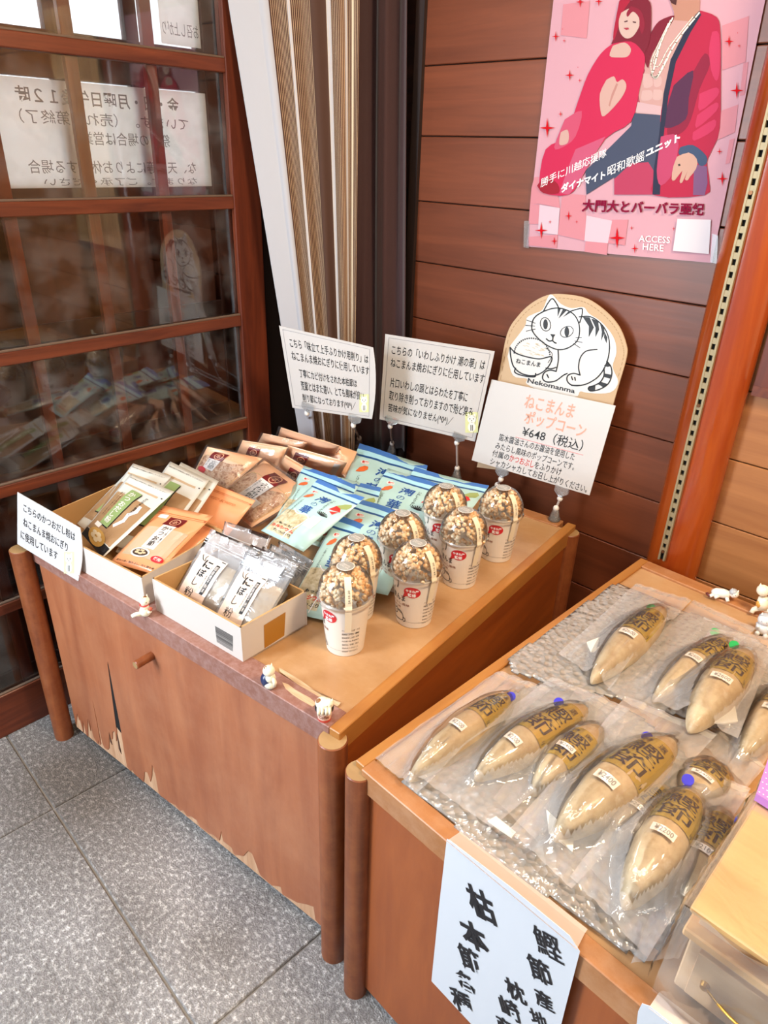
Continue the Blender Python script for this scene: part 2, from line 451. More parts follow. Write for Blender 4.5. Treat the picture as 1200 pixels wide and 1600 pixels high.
th = math.radians(-2.6); c0 = Vector((-1.478, 0.354)); ux = Vector((math.cos(th), math.sin(th))); uy = Vector((-math.sin(th), math.cos(th)))
TW = 0.705; g = 0.0026
offs = {0: 0.053, -1: 0.053}
for i in range(-3, 5):
    for j in range(-4, 3):
        if j > 0 and i < -1: continue
        a = i * TW + 0.055; b_ = j * TW
        q = []
        for (s, t) in ((a + g, b_ + g), (a + TW - g, b_ + g), (a + TW - g, b_ + TW - g), (a + g, b_ + TW - g)):
            p = c0 + ux * s + uy * t; q.append(p)
        mb = MB(); c = 0.003; ctr = sum((Vector(p) for p in q), Vector((0, 0))) / 4
        top = [Vector((*(p + (ctr - p).normalized() * c), 0.0)) for p in q]
        mid = [Vector((p.x, p.y, -0.003)) for p in q]; bot = [Vector((p.x, p.y, -0.03)) for p in q]
        mb.add(top + mid + bot, [(0, 1, 2, 3)] + [(k, k + 4, (k + 1) % 4 + 4, (k + 1) % 4) for k in range(4)] + [(k + 4, k + 8, (k + 1) % 4 + 8, (k + 1) % 4 + 4) for k in range(4)])
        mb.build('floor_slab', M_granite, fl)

# ---- back wall : planks
YW = 1.66
wb = MB().box(-1.46, 2.2, YW + 0.012, YW + 0.08, 0, 2.7).build('wall_back', M_black); tag(wb, kind='structure')
zs = [0.07 + 0.1635 * k for k in range(-1, 16)]
for z in zs:
    for (x0, x1, dz) in ((-1.435, -0.50, 0.0), (-0.50, 2.2, 0.0)):
        MB().box(x0, x1, YW, YW + 0.02, max(z + 0.0012, 0.0), z + 0.1635 - 0.0016, c=0.0018).build('plank', M_plank if x0 < -1 else M_plank_light, wb)
tag(MB().box(-1.46, -1.432, YW - 0.012, YW + 0.08, 0, 2.7).build('trim_1', wood('corner_post', '#2b1a14', '#1c100d', 'Z', 3, 0.6, 10)), kind='structure')
# recess behind the curtains
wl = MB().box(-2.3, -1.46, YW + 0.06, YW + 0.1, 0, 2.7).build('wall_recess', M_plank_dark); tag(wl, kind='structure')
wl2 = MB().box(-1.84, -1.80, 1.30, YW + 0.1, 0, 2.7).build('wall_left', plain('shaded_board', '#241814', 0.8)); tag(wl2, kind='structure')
# shop behind the camera: side wall to the right, ceiling with gap at the entrance
wr = MB().box(2.2, 2.26, -3.0, 2.2, 0, 2.7).build('wall_right', plain('plaster', '#cbb79c', 0.85)); tag(wr, kind='structure')
ce = MB().box(-1.84, 2.26, -0.6, 1.8, 2.7, 2.76).build('ceiling', M_ceiling); tag(ce, kind='structure')

# ---- log pillar with slotted rail
lc = Vector((-0.4985, 1.640)); r = 0.0615
mb = MB(); n = 40; vs = []; nz = 40
for k in range(nz + 1):
    z = 2.7 * k / nz
    for i in range(n):
        t = 2 * math.pi * i / n
        rr = r * (1 + 0.035 * math.sin(2 * t + z * 1.3) + 0.03 * noise.noise(Vector((math.cos(t) * 1.3, math.sin(t) * 1.3, z * 1.1))))
        vs.append((lc.x + rr * math.cos(t), lc.y + rr * math.sin(t), z))
mb.add(vs, [(k * n + i, k * n + (i + 1) % n, (k + 1) * n + (i + 1) % n, (k + 1) * n + i) for k in range(nz) for i in range(n)])
pil = mb.build('trim_2', M_log, smooth=True); tag(pil, kind='structure')
ca = Vector((-0.508, 1.5755)); dirn = Vector((0.0, -1.0)); sd = Vector((1.0, 0.0))
mb = MB()
def strip(mb, x0, x1, y0, y1, z0, z1, mi=0): mb.box(ca.x + x0, ca.x + x1, ca.y + y0, ca.y + y1, z0, z1, mi)
strip(mb, -0.0085, -0.0040, -0.004, 0.03, 0.62, 2.7)
strip(mb, 0.0040, 0.0085, -0.004, 0.03, 0.62, 2.7)
strip(mb, -0.0045, 0.0045, 0.004, 0.008, 0.62, 2.7, 1)
for k in range(84):
    z = 0.63 + k * 0.0245
    strip(mb, -0.0045, 0.0045, -0.003, 0.004, z + 0.012, z + 0.0245)
rail = mb.build('slotted_rail', [M_steel, M_black], pil)
for z in (1.02, 0.645, 1.45):
    MB().tube((ca.x, ca.y - 0.002, z), (ca.x, ca.y - 0.006, z), 0.004, n=10).build('screw', plain('screw_copper', '#6d4a30', 0.4, metal=0.8), pil)

# board with frame at the far right
fb = empty('window_2', (0, 0, 0)); tag(fb, kind='structure')
S = px_surface((0, YW - 0.012, 0), (0, -1, 0))
def wallrect(q, th, mat, name, par):
    pts = [S(u, v) for u, v in q]
    return MB().prism(pts, (0, th, 0)).build(name, mat, par, world=True)
p = PY(1181, 600, YW)
MB().box(p.x, p.x + 0.03, YW - 0.014, YW, p.z - 0.002, 2.0).build('window_frame', M_dark_wood_z, fb)
MB().box(p.x, p.x + 0.5, YW - 0.016, YW, p.z - 0.022, p.z).build('window_sill', M_dark_wood, fb)
MB().box(p.x + 0.03, p.x + 0.5, YW - 0.010, YW, p.z, 2.0).build('bamboo_blind', wood('blind_cane', '#d8b78a', '#9a7148', 'Z', 3, 0.6, 40, 0.3), fb)

# ---- sliding lattice door on the left (door_1) and the outer one behind it (door_2)
XD = -1.755
def PD(px, py): return PX(px, py, XD)
d1 = empty('door_1', (XD, 0.3, 0)); tag(d1, kind='structure')
def dbox(name, y0, y1, z0, z1, x0, x1, mat, par=d1, c=0.002):
    return MB().box(x0 - par.location.x, x1 - par.location.x, y0 - par.location.y, y1 - par.location.y, z0, z1, c=c).build(name, mat, par)
sL = PD(388, 667).y; sR = PD(421, 600).y
Y0 = -0.70
dbox('stile', sL, sR, 0.0, 2.5, XD - 0.034, XD, M_dark_wood_z)
dbox('stile', Y0 - 0.09, Y0, 0.0, 2.5, XD - 0.034, XD, M_dark_wood_z)
pitch = 0.3225; zr = PD(0, 762).z
rails = [(zr - 0.031 + pitch * k, zr + pitch * k) for k in range(-1, 6)]
for (a, b_) in rails: dbox('rail', Y0, sL, a, b_, XD - 0.030, XD - 0.001, M_dark_wood)
dbox('bottom_rail', Y0, sL, 0.0, PD(0, 1090).z, XD - 0.030, XD - 0.001, M_dark_wood)
ys = [PD(152, 305).y - 0.006 + 0.1965 * k for k in range(-7, 2)]
for y in ys:
    dbox('muntin', y - 0.0145, y + 0.0145, 0.12, 2.4, XD - 0.034, XD - 0.018, M_dark_wood_z, c=0.001)
def glass(name):
    if name in MATS: return MATS[name]
    m = bpy.data.materials.new(name); m.use_nodes = True; nt = m.node_tree; N = nt.nodes; L = nt.links; N.clear()
    o = N.new('ShaderNodeOutputMaterial'); t = N.new('ShaderNodeBsdfTransparent'); g_ = N.new('ShaderNodeBsdfGlossy'); g_.inputs['Roughness'].default_value = 0.02
    d = N.new('ShaderNodeBsdfDiffuse'); d.inputs[0].default_value = srgb('#b9c0c8')
    fr = N.new('ShaderNodeFresnel'); fr.inputs[0].default_value = 1.5
    ma = N.new('ShaderNodeMath'); ma.operation = 'MULTIPLY_ADD'; ma.inputs[1].default_value = 0.95; ma.inputs[2].default_value = 0.02; ma.use_clamp = True
    mx = N.new('ShaderNodeMixShader'); m2 = N.new('ShaderNodeMixShader')
    tc = N.new('ShaderNodeTexCoord'); nz = N.new('ShaderNodeTexNoise'); nz.inputs['Scale'].default_value = 14; nz.inputs['Detail'].default_value = 5
    mr = N.new('ShaderNodeMapRange'); mr.inputs[1].default_value = 0.45; mr.inputs[2].default_value = 0.8; mr.inputs[4].default_value = 0.10
    L.new(tc.outputs['Object'], nz.inputs['Vector']); L.new(nz.outputs['Fac'], mr.inputs[0]); L.new(mr.outputs[0], m2.inputs[0])
    L.new(t.outputs[0], m2.inputs[1]); L.new(d.outputs[0], m2.inputs[2])
    L.new(fr.outputs[0], ma.inputs[0]); L.new(ma.outputs[0], mx.inputs[0]); L.new(m2.outputs[0], mx.inputs[1]); L.new(g_.outputs[0], mx.inputs[2]); L.new(mx.outputs[0], o.inputs[0])
    MATS[name] = m
    return m
M_glass = glass('old_window_glass')
zz = [r_[1] for r_ in rails]
zlo = [PD(0, 1090).z] + [r_[1] for r_ in rails[:-1]]; zhi = [r_[0] for r_ in rails]
for (a, b_) in zip(zlo, zhi):
    pn = dbox('pane', Y0, sL, a, b_, XD - 0.017, XD - 0.014, M_glass, c=0)
    # glazing beads
    dbox('glazing_bead', Y0, sL, a, a + 0.005, XD - 0.012, XD - 0.004, plain('bead_wood', '#6e5a4c', 0.6), c=0.001)
# outer door
XO = -1.86
d2 = empty('door_2', (XO, 0.3, 0)); tag(d2, kind='structure')
zp = 1.378
dbox('stile', 1.262, 1.40, 0, 2.5, XO - 0.03, XO, M_black_wood, d2)
dbox('lower_panel', -1.2, 1.262, 0.0, zp, XO - 0.02, XO - 0.006, wood('outer_board', '#5a3326', '#40221a', 'Z', 2.2, 0.5, 9, 0.1), d2, c=0.001)
for z in (0.10, 0.42, 0.74, 1.06, zp): dbox('rail', -1.2, 1.262, z - 0.02, z + 0.025, XO - 0.03, XO, M_black_wood, d2)
zt = 1.628
dbox('rail', -1.2, 1.262, zt, zt + 0.095, XO - 0.03, XO, M_black_wood, d2)
dbox('rail', -1.2, 1.262, 2.05, 2.1, XO - 0.03, XO, M_black_wood, d2)
for k in range(-10, 3):
    y = 0.868 + 0.197 * k
    dbox('muntin', y - 0.017, y + 0.017, zp - 0.3, 2.4, XO - 0.03, XO - 0.006, M_black_wood, d2, c=0.001)
dbox('pane', -1.2, 1.262, zp + 0.02, 2.4, XO - 0.018, XO - 0.015, M_glass, d2, c=0)
# street side seen through the upper panes: pale plastered house front and eave
oh = empty('building', (-4.2, 1.5, 0)); tag(oh, 'pale plastered house front across the street behind the lattice door', 'building')
mo = plain('pale_render', '#dfe6ea', 0.9)
MB().box(0, -0.2, -6, 4, 0, 5.2).build('wall', mo, oh)
MB().box(0.0, 0.03, -0.55, -0.35, 0, 5.0).build('downpipe', plain('grey_pipe', '#c3c2bd', 0.7), oh)
MB().box(0.0, 0.5, -6, 4, 2.95, 3.05).build('eave', plain('eave_beige', '#cfc4b4', 0.8), oh)
gr = MB().box(-6, -1.95, -6, 5, -0.08, -0.02).build('ground', plain('street', '#a9a8a4', 0.9)); tag(gr, kind='structure')

# notices on the outer door, read from behind
def paper_mat(name, col='#fbfcfd'):
    if name in MATS: return MATS[name]
    m = bpy.data.materials.new(name); m.use_nodes = True; nt = m.node_tree; N = nt.nodes; L = nt.links; N.clear()
    o = N.new('ShaderNodeOutputMaterial'); d = N.new('ShaderNodeBsdfDiffuse'); t = N.new('ShaderNodeBsdfTranslucent'); mx = N.new('ShaderNodeMixShader'); mx.inputs[0].default_value = 0.62
    d.inputs[0].default_value = srgb(col); t.inputs[0].default_value = srgb(col)
    L.new(d.outputs[0], mx.inputs[1]); L.new(t.outputs[0], mx.inputs[2]); L.new(mx.outputs[0], o.inputs[0]); MATS[name] = m; return m
M_thin = paper_mat('thin_notice_paper')
M_ink = plain('ink_black', '#15141a', 0.6)
M_inkg = plain('ink_seen_through_paper', '#85868a', 0.8)
xn = XO + 0.004
def notice(name, tl, br, lines, label, grp=None):
    a = PX(*tl, xn); b2 = PX(*br, xn)
    y0, y1 = a.y, b2.y; z1, z0 = a.z, b2.z
    t = MB().box(xn, xn + 0.0006, y0, y1, z0, z1).build(name, M_thin); tag(t, label, 'notice', grp)
    mb = MB()
    S = quad_surface((xn + 0.0006, y0, z0), (xn + 0.0006, y1, z0), (xn + 0.0006, y1, z1), (xn + 0.0006, y0, z1))
    for (txt, bx, bold) in lines: put_text(mb, S, txt, bx, 0.0006, bold, mirror=True)
    mb.build('lettering', M_inkg, t)
    return t
notice('door_notice', (-60, 112), (331, 291), [
    ('金・日・月曜日午後１２時', (0.17, 0.78, 0.86, 0.93), 0.012),
    ('ています。（売れ次第終了）', (0.17, 0.60, 0.90, 0.73), 0.0),
    ('祭日の場合は営業', (0.40, 0.42, 0.80, 0.55), 0.0),
    ('な、天候等によりお休みする場合', (0.17, 0.14, 0.92, 0.27), 0.0),
    ('なります。ご了承ください', (0.22, 0.02, 0.92, 0.10), 0.0)],
    'large white notice on the outer door, its lettering seen mirrored from behind')
notice('door_notice', (240, -60), (314, 76), [('お召し上がり', (0.05, 0.12, 0.95, 0.30), 0.0)], 'narrow white notice at the top right pane, handwriting seen mirrored')

# ================================================================== CURTAINS
def curtain(name, plane_p, plane_n, rows, mat, label, folds, amp, nu=120, uvspan=(0, 1)):
    n = Vector(plane_n).normalized(); p0 = Vector(plane_p)
    vs = []; uvs = []
    nv = len(rows)
    for j, (yl, xl, yr, xr) in enumerate(rows):
        a = PN(xl, yl, p0, n); b2 = PN(xr, yr, p0, n)
        for i in range(nu + 1):
            u = i / nu
            p = a.lerp(b2, u)
            wv = folds(u, j / (nv - 1))
            vs.append(p + n * wv * amp); uvs.append((u, j / (nv - 1)))
    fs = [(j * (nu + 1) + i, j * (nu + 1) + i + 1, (j + 1) * (nu + 1) + i + 1, (j + 1) * (nu + 1) + i) for j in range(nv - 1) for i in range(nu)]
    mb = MB().add(vs, fs); mb.uv = uvs
    o = mb.build(name, mat, smooth=True)
    so = o.modifiers.new('thick', 'SOLIDIFY'); so.thickness = 0.0015
    tag(o, label, 'curtain')
    return o
def stripe_mat():
    m, nt, b = newmat('striped_cloth'); N = nt.nodes; L = nt.links
    uv = N.new('ShaderNodeUVMap'); sp = N.new('ShaderNodeSeparateXYZ'); cr = N.new('ShaderNodeValToRGB'); cr.color_ramp.interpolation = 'CONSTANT'
    L.new(uv.outputs[0], sp.inputs[0]); L.new(sp.outputs[0], cr.inputs[0])
    e = cr.color_ramp.elements
    W_, B_ = '#b6b5ba', '#4d2d1e'
    stops = [(0.0, W_), (0.31, B_), (0.45, W_), (0.475, B_), (0.62, '#4a2f22'), (0.745, W_), (0.78, B_), (0.85, '#6a4731'), (0.885, W_), (0.90, B_), (0.94, '#d3c3a8'), (0.957, B_)]
    e[0].position = 0; e[0].color = srgb(W_); e[1].position = 0.31; e[1].color = srgb(B_)
    for p_, c_ in stops[2:]:
        k = e.new(p_); k.color = srgb(c_)
    # fine pin stripes over the brown bands
    wv = N.new('ShaderNodeMath'); wv.operation = 'MULTIPLY'; wv.inputs[1].default_value = 74.0; L.new(sp.outputs[0], wv.inputs[0])
    fr = N.new('ShaderNodeMath'); fr.operation = 'FRACT'; L.new(wv.outputs[0], fr.inputs[0])
    lt = N.new('ShaderNodeMath'); lt.operation = 'LESS_THAN'; lt.inputs[1].default_value = 0.22; L.new(fr.outputs[0], lt.inputs[0])
    g1 = N.new('ShaderNodeMath'); g1.operation = 'GREATER_THAN'; g1.inputs[1].default_value = 0.315; L.new(sp.outputs[0], g1.inputs[0])
    nb = N.new('ShaderNodeMath'); nb.operation = 'COMPARE'; nb.inputs[1].default_value = 0.685; nb.inputs[2].default_value = 0.055; L.new(sp.outputs[0], nb.inputs[0])
    sb = N.new('ShaderNodeMath'); sb.operation = 'SUBTRACT'; L.new(g1.outputs[0], sb.inputs[0]); L.new(nb.outputs[0], sb.inputs[1]); sb.use_clamp = True
    mu = N.new('ShaderNodeMath'); mu.operation = 'MULTIPLY'; L.new(lt.outputs[0], mu.inputs[0]); L.new(sb.outputs[0], mu.inputs[1])
    mx = N.new('ShaderNodeMixRGB'); L.new(mu.outputs[0], mx.inputs[0]); L.new(cr.outputs[0], mx.inputs[1]); mx.inputs[2].default_value = srgb('#d2b694')
    L.new(mx.outputs[0], b.inputs['Base Color']); b.inputs['Roughness'].default_value = 0.85
    return m
rows = []
for t in [-0.35 + 0.057 * k for k in range(25)]:
    ydum = 690 * t
    # edges in the photograph, continued above and below the frame
    xl = 356 + 30 * t + 100 * t ** 1.35 * (1 if t > 0 else 0) if t > 0 else 356 + 60 * t
    if t > 0: xl = 356 + 113 * t
    xr = 562 - 8 * t if t > 0 else 562 + 20 * t
    rows.append((ydum, xl, ydum + 6, xr))
curtain('striped_curtain', (-1.66, 1.325, 1.0), (0.62, -0.78, 0.0), rows, stripe_mat(),
        'white curtain with brown pinstripes hanging in the corner beside the lattice door',
        lambda u, v: 0.9 * math.sin(max(0, u - 0.24) * 34) * (0.35 + 0.65 * v) * (1 if u > 0.24 else 0) + 0.3 * math.sin(u * 7), 0.011)
rows = []
for t in [-0.35 + 0.057 * k for k in range(25)]:
    xr = 640 - 4 * t
    rows.append((690 * t, 556 + 0 * t, 690 * t, xr))
M_brown_cloth = plain('dark_brown_curtain_cloth', '#45282a', 0.75, bump=0.15, bscale=300)
M_brown_cloth.node_tree.nodes['Principled BSDF'].inputs['Sheen Weight'].default_value = 0.3
curtain('dark_curtain', (-1.55, 1.585, 1.0), (0.35, -0.94, 0.0), rows, M_brown_cloth,
        'dark brown plain curtain hanging in deep folds left of the plank wall',
        lambda u, v: math.sin(u * 13.5 + 0.6 * math.sin(v * 3)) + 0.25 * math.sin(u * 31 + v * 2), 0.017, nu=90)

# ================================================================== CABINETS
M_cab = wood('cabinet_veneer', '#b06d49', '#99583a', 'Z', 2.2, 0.42, 7, 0.05, wear='#c08b68', wear_amt=0.35, perobj=0.0, wscale=6)
M_cab2 = wood('cabinet_side_wood', '#a2541f', '#83401a', 'Y', 2.2, 0.4, 7, 0.05, perobj=0.0)
M_rim_worn = wood('worn_front_rim', '#94685a', '#855648', 'X', 3.0, 0.55, 3, 0.06, wear='#b3938c', wear_amt=0.6, perobj=0.0, wscale=60)
M_rim = wood('rim_wood', '#b9803f', '#a06a33', 'Y', 2.2, 0.42, 8, 0.08, wear='#a5602b', wear_amt=0.6, perobj=0.0)
M_rimx = wood('rim_wood_front', '#b37a4a', '#9b6238', 'X', 2.2, 0.42, 8, 0.08, wear='#c59a78', wear_amt=0.5, perobj=0.0, wscale=20)
M_top = wood('cabinet_top_board', '#bd9468', '#ab7f52', 'X', 1.4, 0.33, 5, 0.03, coat=0.25, wear='#c9a684', wear_amt=0.5, perobj=0.0)
M_post = wood('turned_post_wood', '#93502c', '#6f381d', 'Z', 2.4, 0.4, 14, 0.12, wear='#b37040', wear_amt=0.35, perobj=0.06, wscale=30)
M_core = wood('bare_split_wood', '#d9b18e', '#b98a66', 'Z', 3.0, 0.8, 20, 0.5, perobj=0.0)
M_postend = wood('post_end_grain', '#b08f62', '#94734b', 'X', 5, 0.6, 2, 0.1, perobj=0.0)

def cabinet(name, loc, rz, width, depth, label, front_from, chip=False, flip=1):
    """local frame: origin at the post nearest the two cabinets' meeting point; x across, y back"""
    c = empty(name, loc, rz); tag(c, label, 'cabinet')
    H = 0.62
    x0, x1 = (-width, 0.0) if flip > 0 else (0.0, width)
    def post(x, y, top, r=0.0262):
        o = MB().tube((x, y, 0), (x, y, top - 0.0015), r, n=28).tube((x, y, top - 0.0015), (x, y, top), r, r * 0.94, n=28).build('post', M_post, c)
        smooth_by_angle(o)
        MB().tube((x, y, top - 0.001), (x, y, top + 0.0006), r * 0.93, n=28).build('post_end', M_postend, o)
    return c, H, x0, x1, post

# ---- cabinet 1 (left)
c1, H, x0, x1, post = cabinet('display_cabinet', (-0.656, 0.603, 0), math.radians(6.2), 0.985, 0.98,
    'low reddish brown cabinet with chipped lower edge, carrying the popcorn cups and packets', 0)
post(0.0, 0.0, 0.604); post(-0.998, -0.014, 0.612, 0.025); post(0.005, 0.965, 0.604)
RH = 0.047
MB().box(-0.99, -0.012, 0.004, 0.052, H - RH, H, c=0.0015).build('front_rim', M_rim_worn, c1)
MB().box(-0.012, 0.012, 0.004, 0.985, H - RH, H, c=0.0015).build('side_rim', M_rim, c1)
MB().box(-0.99, -0.955, 0.052, 0.985, H - RH, H, c=0.0015).build('side_rim', M_rim, c1)
MB().box(-0.955, -0.024, 0.945, 0.985, H - RH, H, c=0.0015).build('back_rim', M_rimx, c1)
MB().box(-0.012, 0.020, -0.002, 0.0, H-0.03, H-0.02).v
MB().box(-0.957, -0.012, 0.05, 0.95, H - 0.02, H - 0.0035).build('top_board', M_top, c1)
MB().box(-0.004, 0.006, 0.02, 0.96, 0.03, H - RH).build('side_panel', M_cab2, c1)
MB().box(-0.985, -0.972, 0.02, 0.96, 0.03, H - RH).build('side_panel', M_cab2, c1)
MB().box(-0.975, -0.004, 0.94, 0.955, 0.03, H - RH).build('back_panel', M_cab2, c1)
MB().box(-0.972, -0.004, 0.05, 0.94, 0.03, 0.045).build('bottom_board', M_cab2, c1)
# door: bare core board with a split, and the stained veneer sheet in front whose lower edge has flaked away
core = MB().box(-0.972, -0.026, 0.0125, 0.024, 0.026, H - RH - 0.002).build('door', M_core, c1)
pf = c1.matrix_world @ Vector((0, 0.0105, 0)); nf = (c1.matrix_world.to_3x3() @ Vector((0, -1, 0)))
jag = [(110,1154),(116,1130),(120,1143),(123,1143),(129,1167),(131,1146),(138,1173),(142,1178),(145,1145),(151,1168),(149,1146),(158,1180),(161,1185),(168,1195),(170,1188),(174,1198),(176,1196),(163,1114),(180,1195),(184,1204),(192,1210),(196,1208),(199,1177),(203,1192),(206,1192),(207,1178),(213,1178),(215,1197),(217,1180),(205,1060),(206,1055),(217,1120),(227,1178),(231,1215),(236,1247),(240,1253),(243,1255),(246,1252),(252,1262),(265,1273),(269,1278),(271,1256),(277,1257),(282,1275),(285,1262),(286,1240),(292,1262),(297,1297),(300,1302),(308,1307),(315,1313),(325,1317),(332,1328),(337,1325),(343,1337),(349,1335),(357,1340),(362,1352),(375,1361),(380,1361),(388,1369),(390,1347),(393,1368),(403,1375),(407,1388),(417,1385),(422,1370),(427,1373),(436,1412),(448,1425),(457,1420),(459,1435),(473,1440),(481,1435),(487,1434),(489,1460),(492,1466)]
import mathutils.geometry as mgeo
def door_pt(px, py):
    """photo pixel near the flaked edge -> local door coordinates (x, height above the door's lower edge)"""
    kn_ = [(90,1139),(110,1154),(160,1190),(235,1250),(297,1299),(345,1341),(404,1389),(457,1435),(499,1475)]
    yl = next(a[1] + (px - a[0]) * (c[1] - a[1]) / (c[0] - a[0]) for a, c in zip(kn_[:-1], kn_[1:]) if px <= c[0])
    bx = px + (yl - py) * (530 - px) / 1700.0
    t = (bx - 110) / (499 - 110)
    # perspective along the door front: far end is compressed
    k = 0.72; u = t * k / (1 - t + t * k) if False else t / (t + (1 - t) * 1.42)
    h = (yl - py) / (420 + 210 * u)
    return Vector((-0.969 + 0.941 * (1 - (1 - t) * 1.42 / (t + (1 - t) * 1.42)), 0.0105, 0.027 + h))
low = [door_pt(x, y) for x, y in jag]
poly = [Vector((-0.969, 0.0105, H - RH - 0.004)), Vector((-0.969, 0.0105, low[0].z + 0.01))] + [Vector((p.x, 0.0105, max(p.z, 0.0275))) for p in low if -0.966 < p.x < -0.028] + [Vector((-0.028, 0.0105, 0.034)), Vector((-0.028, 0.0105, H - RH - 0.004))]
tri = mgeo.tessellate_polygon([[Vector((p.x, p.z, 0)) for p in poly]])
mb = MB(); nn = len(poly)
mb.add(poly, tri); mb.add(poly + [p + Vector((0, 0.0022, 0)) for p in poly], [(i, nn + i, nn + (i + 1) % nn, (i + 1) % nn) for i in range(nn)])
mb.build('veneer', M_cab, core)
# dark crack in the core
def core_poly(q, mat):
    pts = [door_pt(x, y) for x, y in q]
    MB().prism([Vector((p.x, 0.0112, p.z)) for p in pts], (0, 0.0012, 0)).build('crack', mat, core)
core_poly([(204,1052),(207,1052),(219,1120),(228,1180),(226,1182),(216,1170),(210,1110)], M_black)
for q in ([(205,1160),(208,1172),(209,1180),(206,1172)],[(199,1180),(202,1195),(204,1203),(200,1196)],[(216,1180),(220,1200),(224,1222),(219,1212)],[(189,1192),(193,1196),(194,1210),(190,1204)]):
    core_poly(q, plain('split_dark', '#4a2a1c', 0.9))
kn = PN(238, 1024, pf, nf)
kd = Vector(nf)
o = MB().tube(kn - kd * 0.001, kn + kd * 0.042, 0.0098, n=20).tube(kn + kd * 0.042, kn + kd * 0.0435, 0.0098, 0.008, n=20).build('knob', M_post, core, world=True); smooth_by_angle(o)
MB().tube(kn + kd * 0.0432, kn + kd * 0.044, 0.0079, n=20).build('knob_end', M_postend, core, world=True)
# pale scuffs on the front rim
mb = MB()
pz = H + 0.0004
S = lambda u, v, off=0.0: P(u, v, pz + off)
for q in ([(436,1043),(440,1045),(470,1063),(500,1085),(533,1098),(527,1104),(514,1096),(497,1088),(466,1070),(437,1049)], [(441,1066),(450,1069),(462,1078),(484,1090),(495,1100),(488,1104),(470,1094),(458,1086),(446,1076)]):
    put_poly(mb, S, q, 0)
o = mb.build('scuff_mark', wood('pale_scuff', '#d9bf9f', '#b08f6b', 'X', 8, 0.8, 8, 0.3, perobj=0.0), c1, world=True)

# ---- cabinet 2 (right)
c2, H, _, _, post = cabinet('display_cabinet', (-0.573, 0.585, 0), math.radians(-2.2), 0.9, 0.955,
    'low orange brown cabinet on the right, topped with bagged dried fish blocks', 0, flip=-1)
post(0.0, 0.0, 0.607, 0.0235); post(0.012, 0.945, 0.607, 0.0235); post(0.93, 0.0, 0.607, 0.0235)
MB().box(0.008, 0.92, -0.004, 0.026, H - RH, H, c=0.0015).build('front_rim', M_rimx, c2)
MB().box(-0.012, 0.0085, 0.002, 0.962, H - RH, H, c=0.0015).build('side_rim', M_rim, c2)
MB().box(0.90, 0.93, 0.026, 0.962, H - RH, H, c=0.0015).build('side_rim', M_rim, c2)
MB().box(0.008, 0.90, 0.925, 0.962, H - RH, H, c=0.0015).build('back_rim', M_rimx, c2)
MB().box(0.008, 0.90, 0.026, 0.925, H - 0.02, H - 0.006).build('top_board', M_top, c2)
MB().box(-0.006, 0.004, 0.02, 0.95, 0.03, H - RH).build('side_panel', M_cab2, c2)
MB().box(0.918, 0.928, 0.02, 0.95, 0.03, H - RH).build('side_panel', M_cab2, c2)
MB().box(0.02, 0.915, 0.0045, 0.018, 0.026, H - RH - 0.002).build('door', wood('cabinet2_veneer', '#a5592b', '#8a4420', 'Z', 2.2, 0.42, 7, 0.05, perobj=0.0), c2)
MB().box(0.004, 0.918, 0.93, 0.945, 0.03, H - RH).build('back_panel', M_cab2, c2)
MB().box(0.004, 0.915, 0.018, 0.93, 0.03, 0.045).build('bottom_board', M_cab2, c2)
# ================================================================== SIGN CARDS ON CLIP STANDS
M_card = plain('laminated_white_card', '#d0cdcc', 0.25, coat=0.35)
M_edge = plain('laminate_edge', '#dfe2e4', 0.2, coat=0.5)
M_text = plain('print_black', '#1b1a1c', 0.5)
M_line = plain('print_grey_line', '#8a8890', 0.5)
M_clear = film('clear_plastic_part', '#f8fafc', haze=0.16, gloss=0.12, rough=0.08, bump=0.0)
M_bead = plain('white_plastic_joint', '#e9e4e0', 0.4)
M_catbg = plain('sticker_pale_green', '#dfe3a8', 0.5)
M_cream = plain('figure_cream', '#ece4cf', 0.45)
M_gold_ink = plain('sticker_gold', '#c9a63c', 0.5)
M_red_ink = plain('print_red', '#cf2a22', 0.5)
M_brown_ink = plain('print_brown', '#8a4a2c', 0.5)

def card_mesh(root, pts, n, th=0.0016, name='card'):
    """pts: outline in world, n: unit normal toward the viewer"""
    return MB().prism(pts, -n * th).build(name, [M_card], root, world=True)
def lucky_cat(root, S, cx, cy, w, h):
    """little printed beckoning cat in the corner of a card; pixel units, y down"""
    a = MB(); put_patch(a, S, (cx - w / 2, cy - h / 2, cx + w / 2, cy + h / 2), 0.0004, (1, 1))
    st = a.build('cat_sticker', M_catbg, root, world=True)
    b_ = MB()
    put_poly(b_, S, disc(cx, cy - h * 0.17, w * 0.34, h * 0.2), 0.0007)
    put_poly(b_, S, disc(cx, cy + h * 0.22, w * 0.3, h * 0.24), 0.0007)
    for s in (-1, 1):
        b_.add([S(cx + s * w * 0.32, cy - h * 0.2, 0.0007), S(cx + s * w * 0.28, cy - h * 0.46, 0.0007), S(cx + s * w * 0.08, cy - h * 0.33, 0.0007)], [(0, 1, 2)])
    b_.build('cat_print', plain('print_white', '#f4f2ea', 0.5), st, world=True)
    c_ = MB()
    for s in (-1, 1): put_poly(c_, S, disc(cx + s * w * 0.14, cy - h * 0.18, w * 0.045, h * 0.03, 8), 0.001)
    put_poly(c_, S, disc(cx, cy - h * 0.1, w * 0.04, h * 0.025, 8), 0.001)
    put_patch(c_, S, (cx - w * 0.08, cy + h * 0.12, cx - w * 0.02, cy + h * 0.4), 0.001, (1, 1))
    put_patch(c_, S, (cx + w * 0.05, cy + h * 0.12, cx + w * 0.1, cy + h * 0.4), 0.001, (1, 1))
    c_.build('cat_print_marks', M_text, st, world=True)
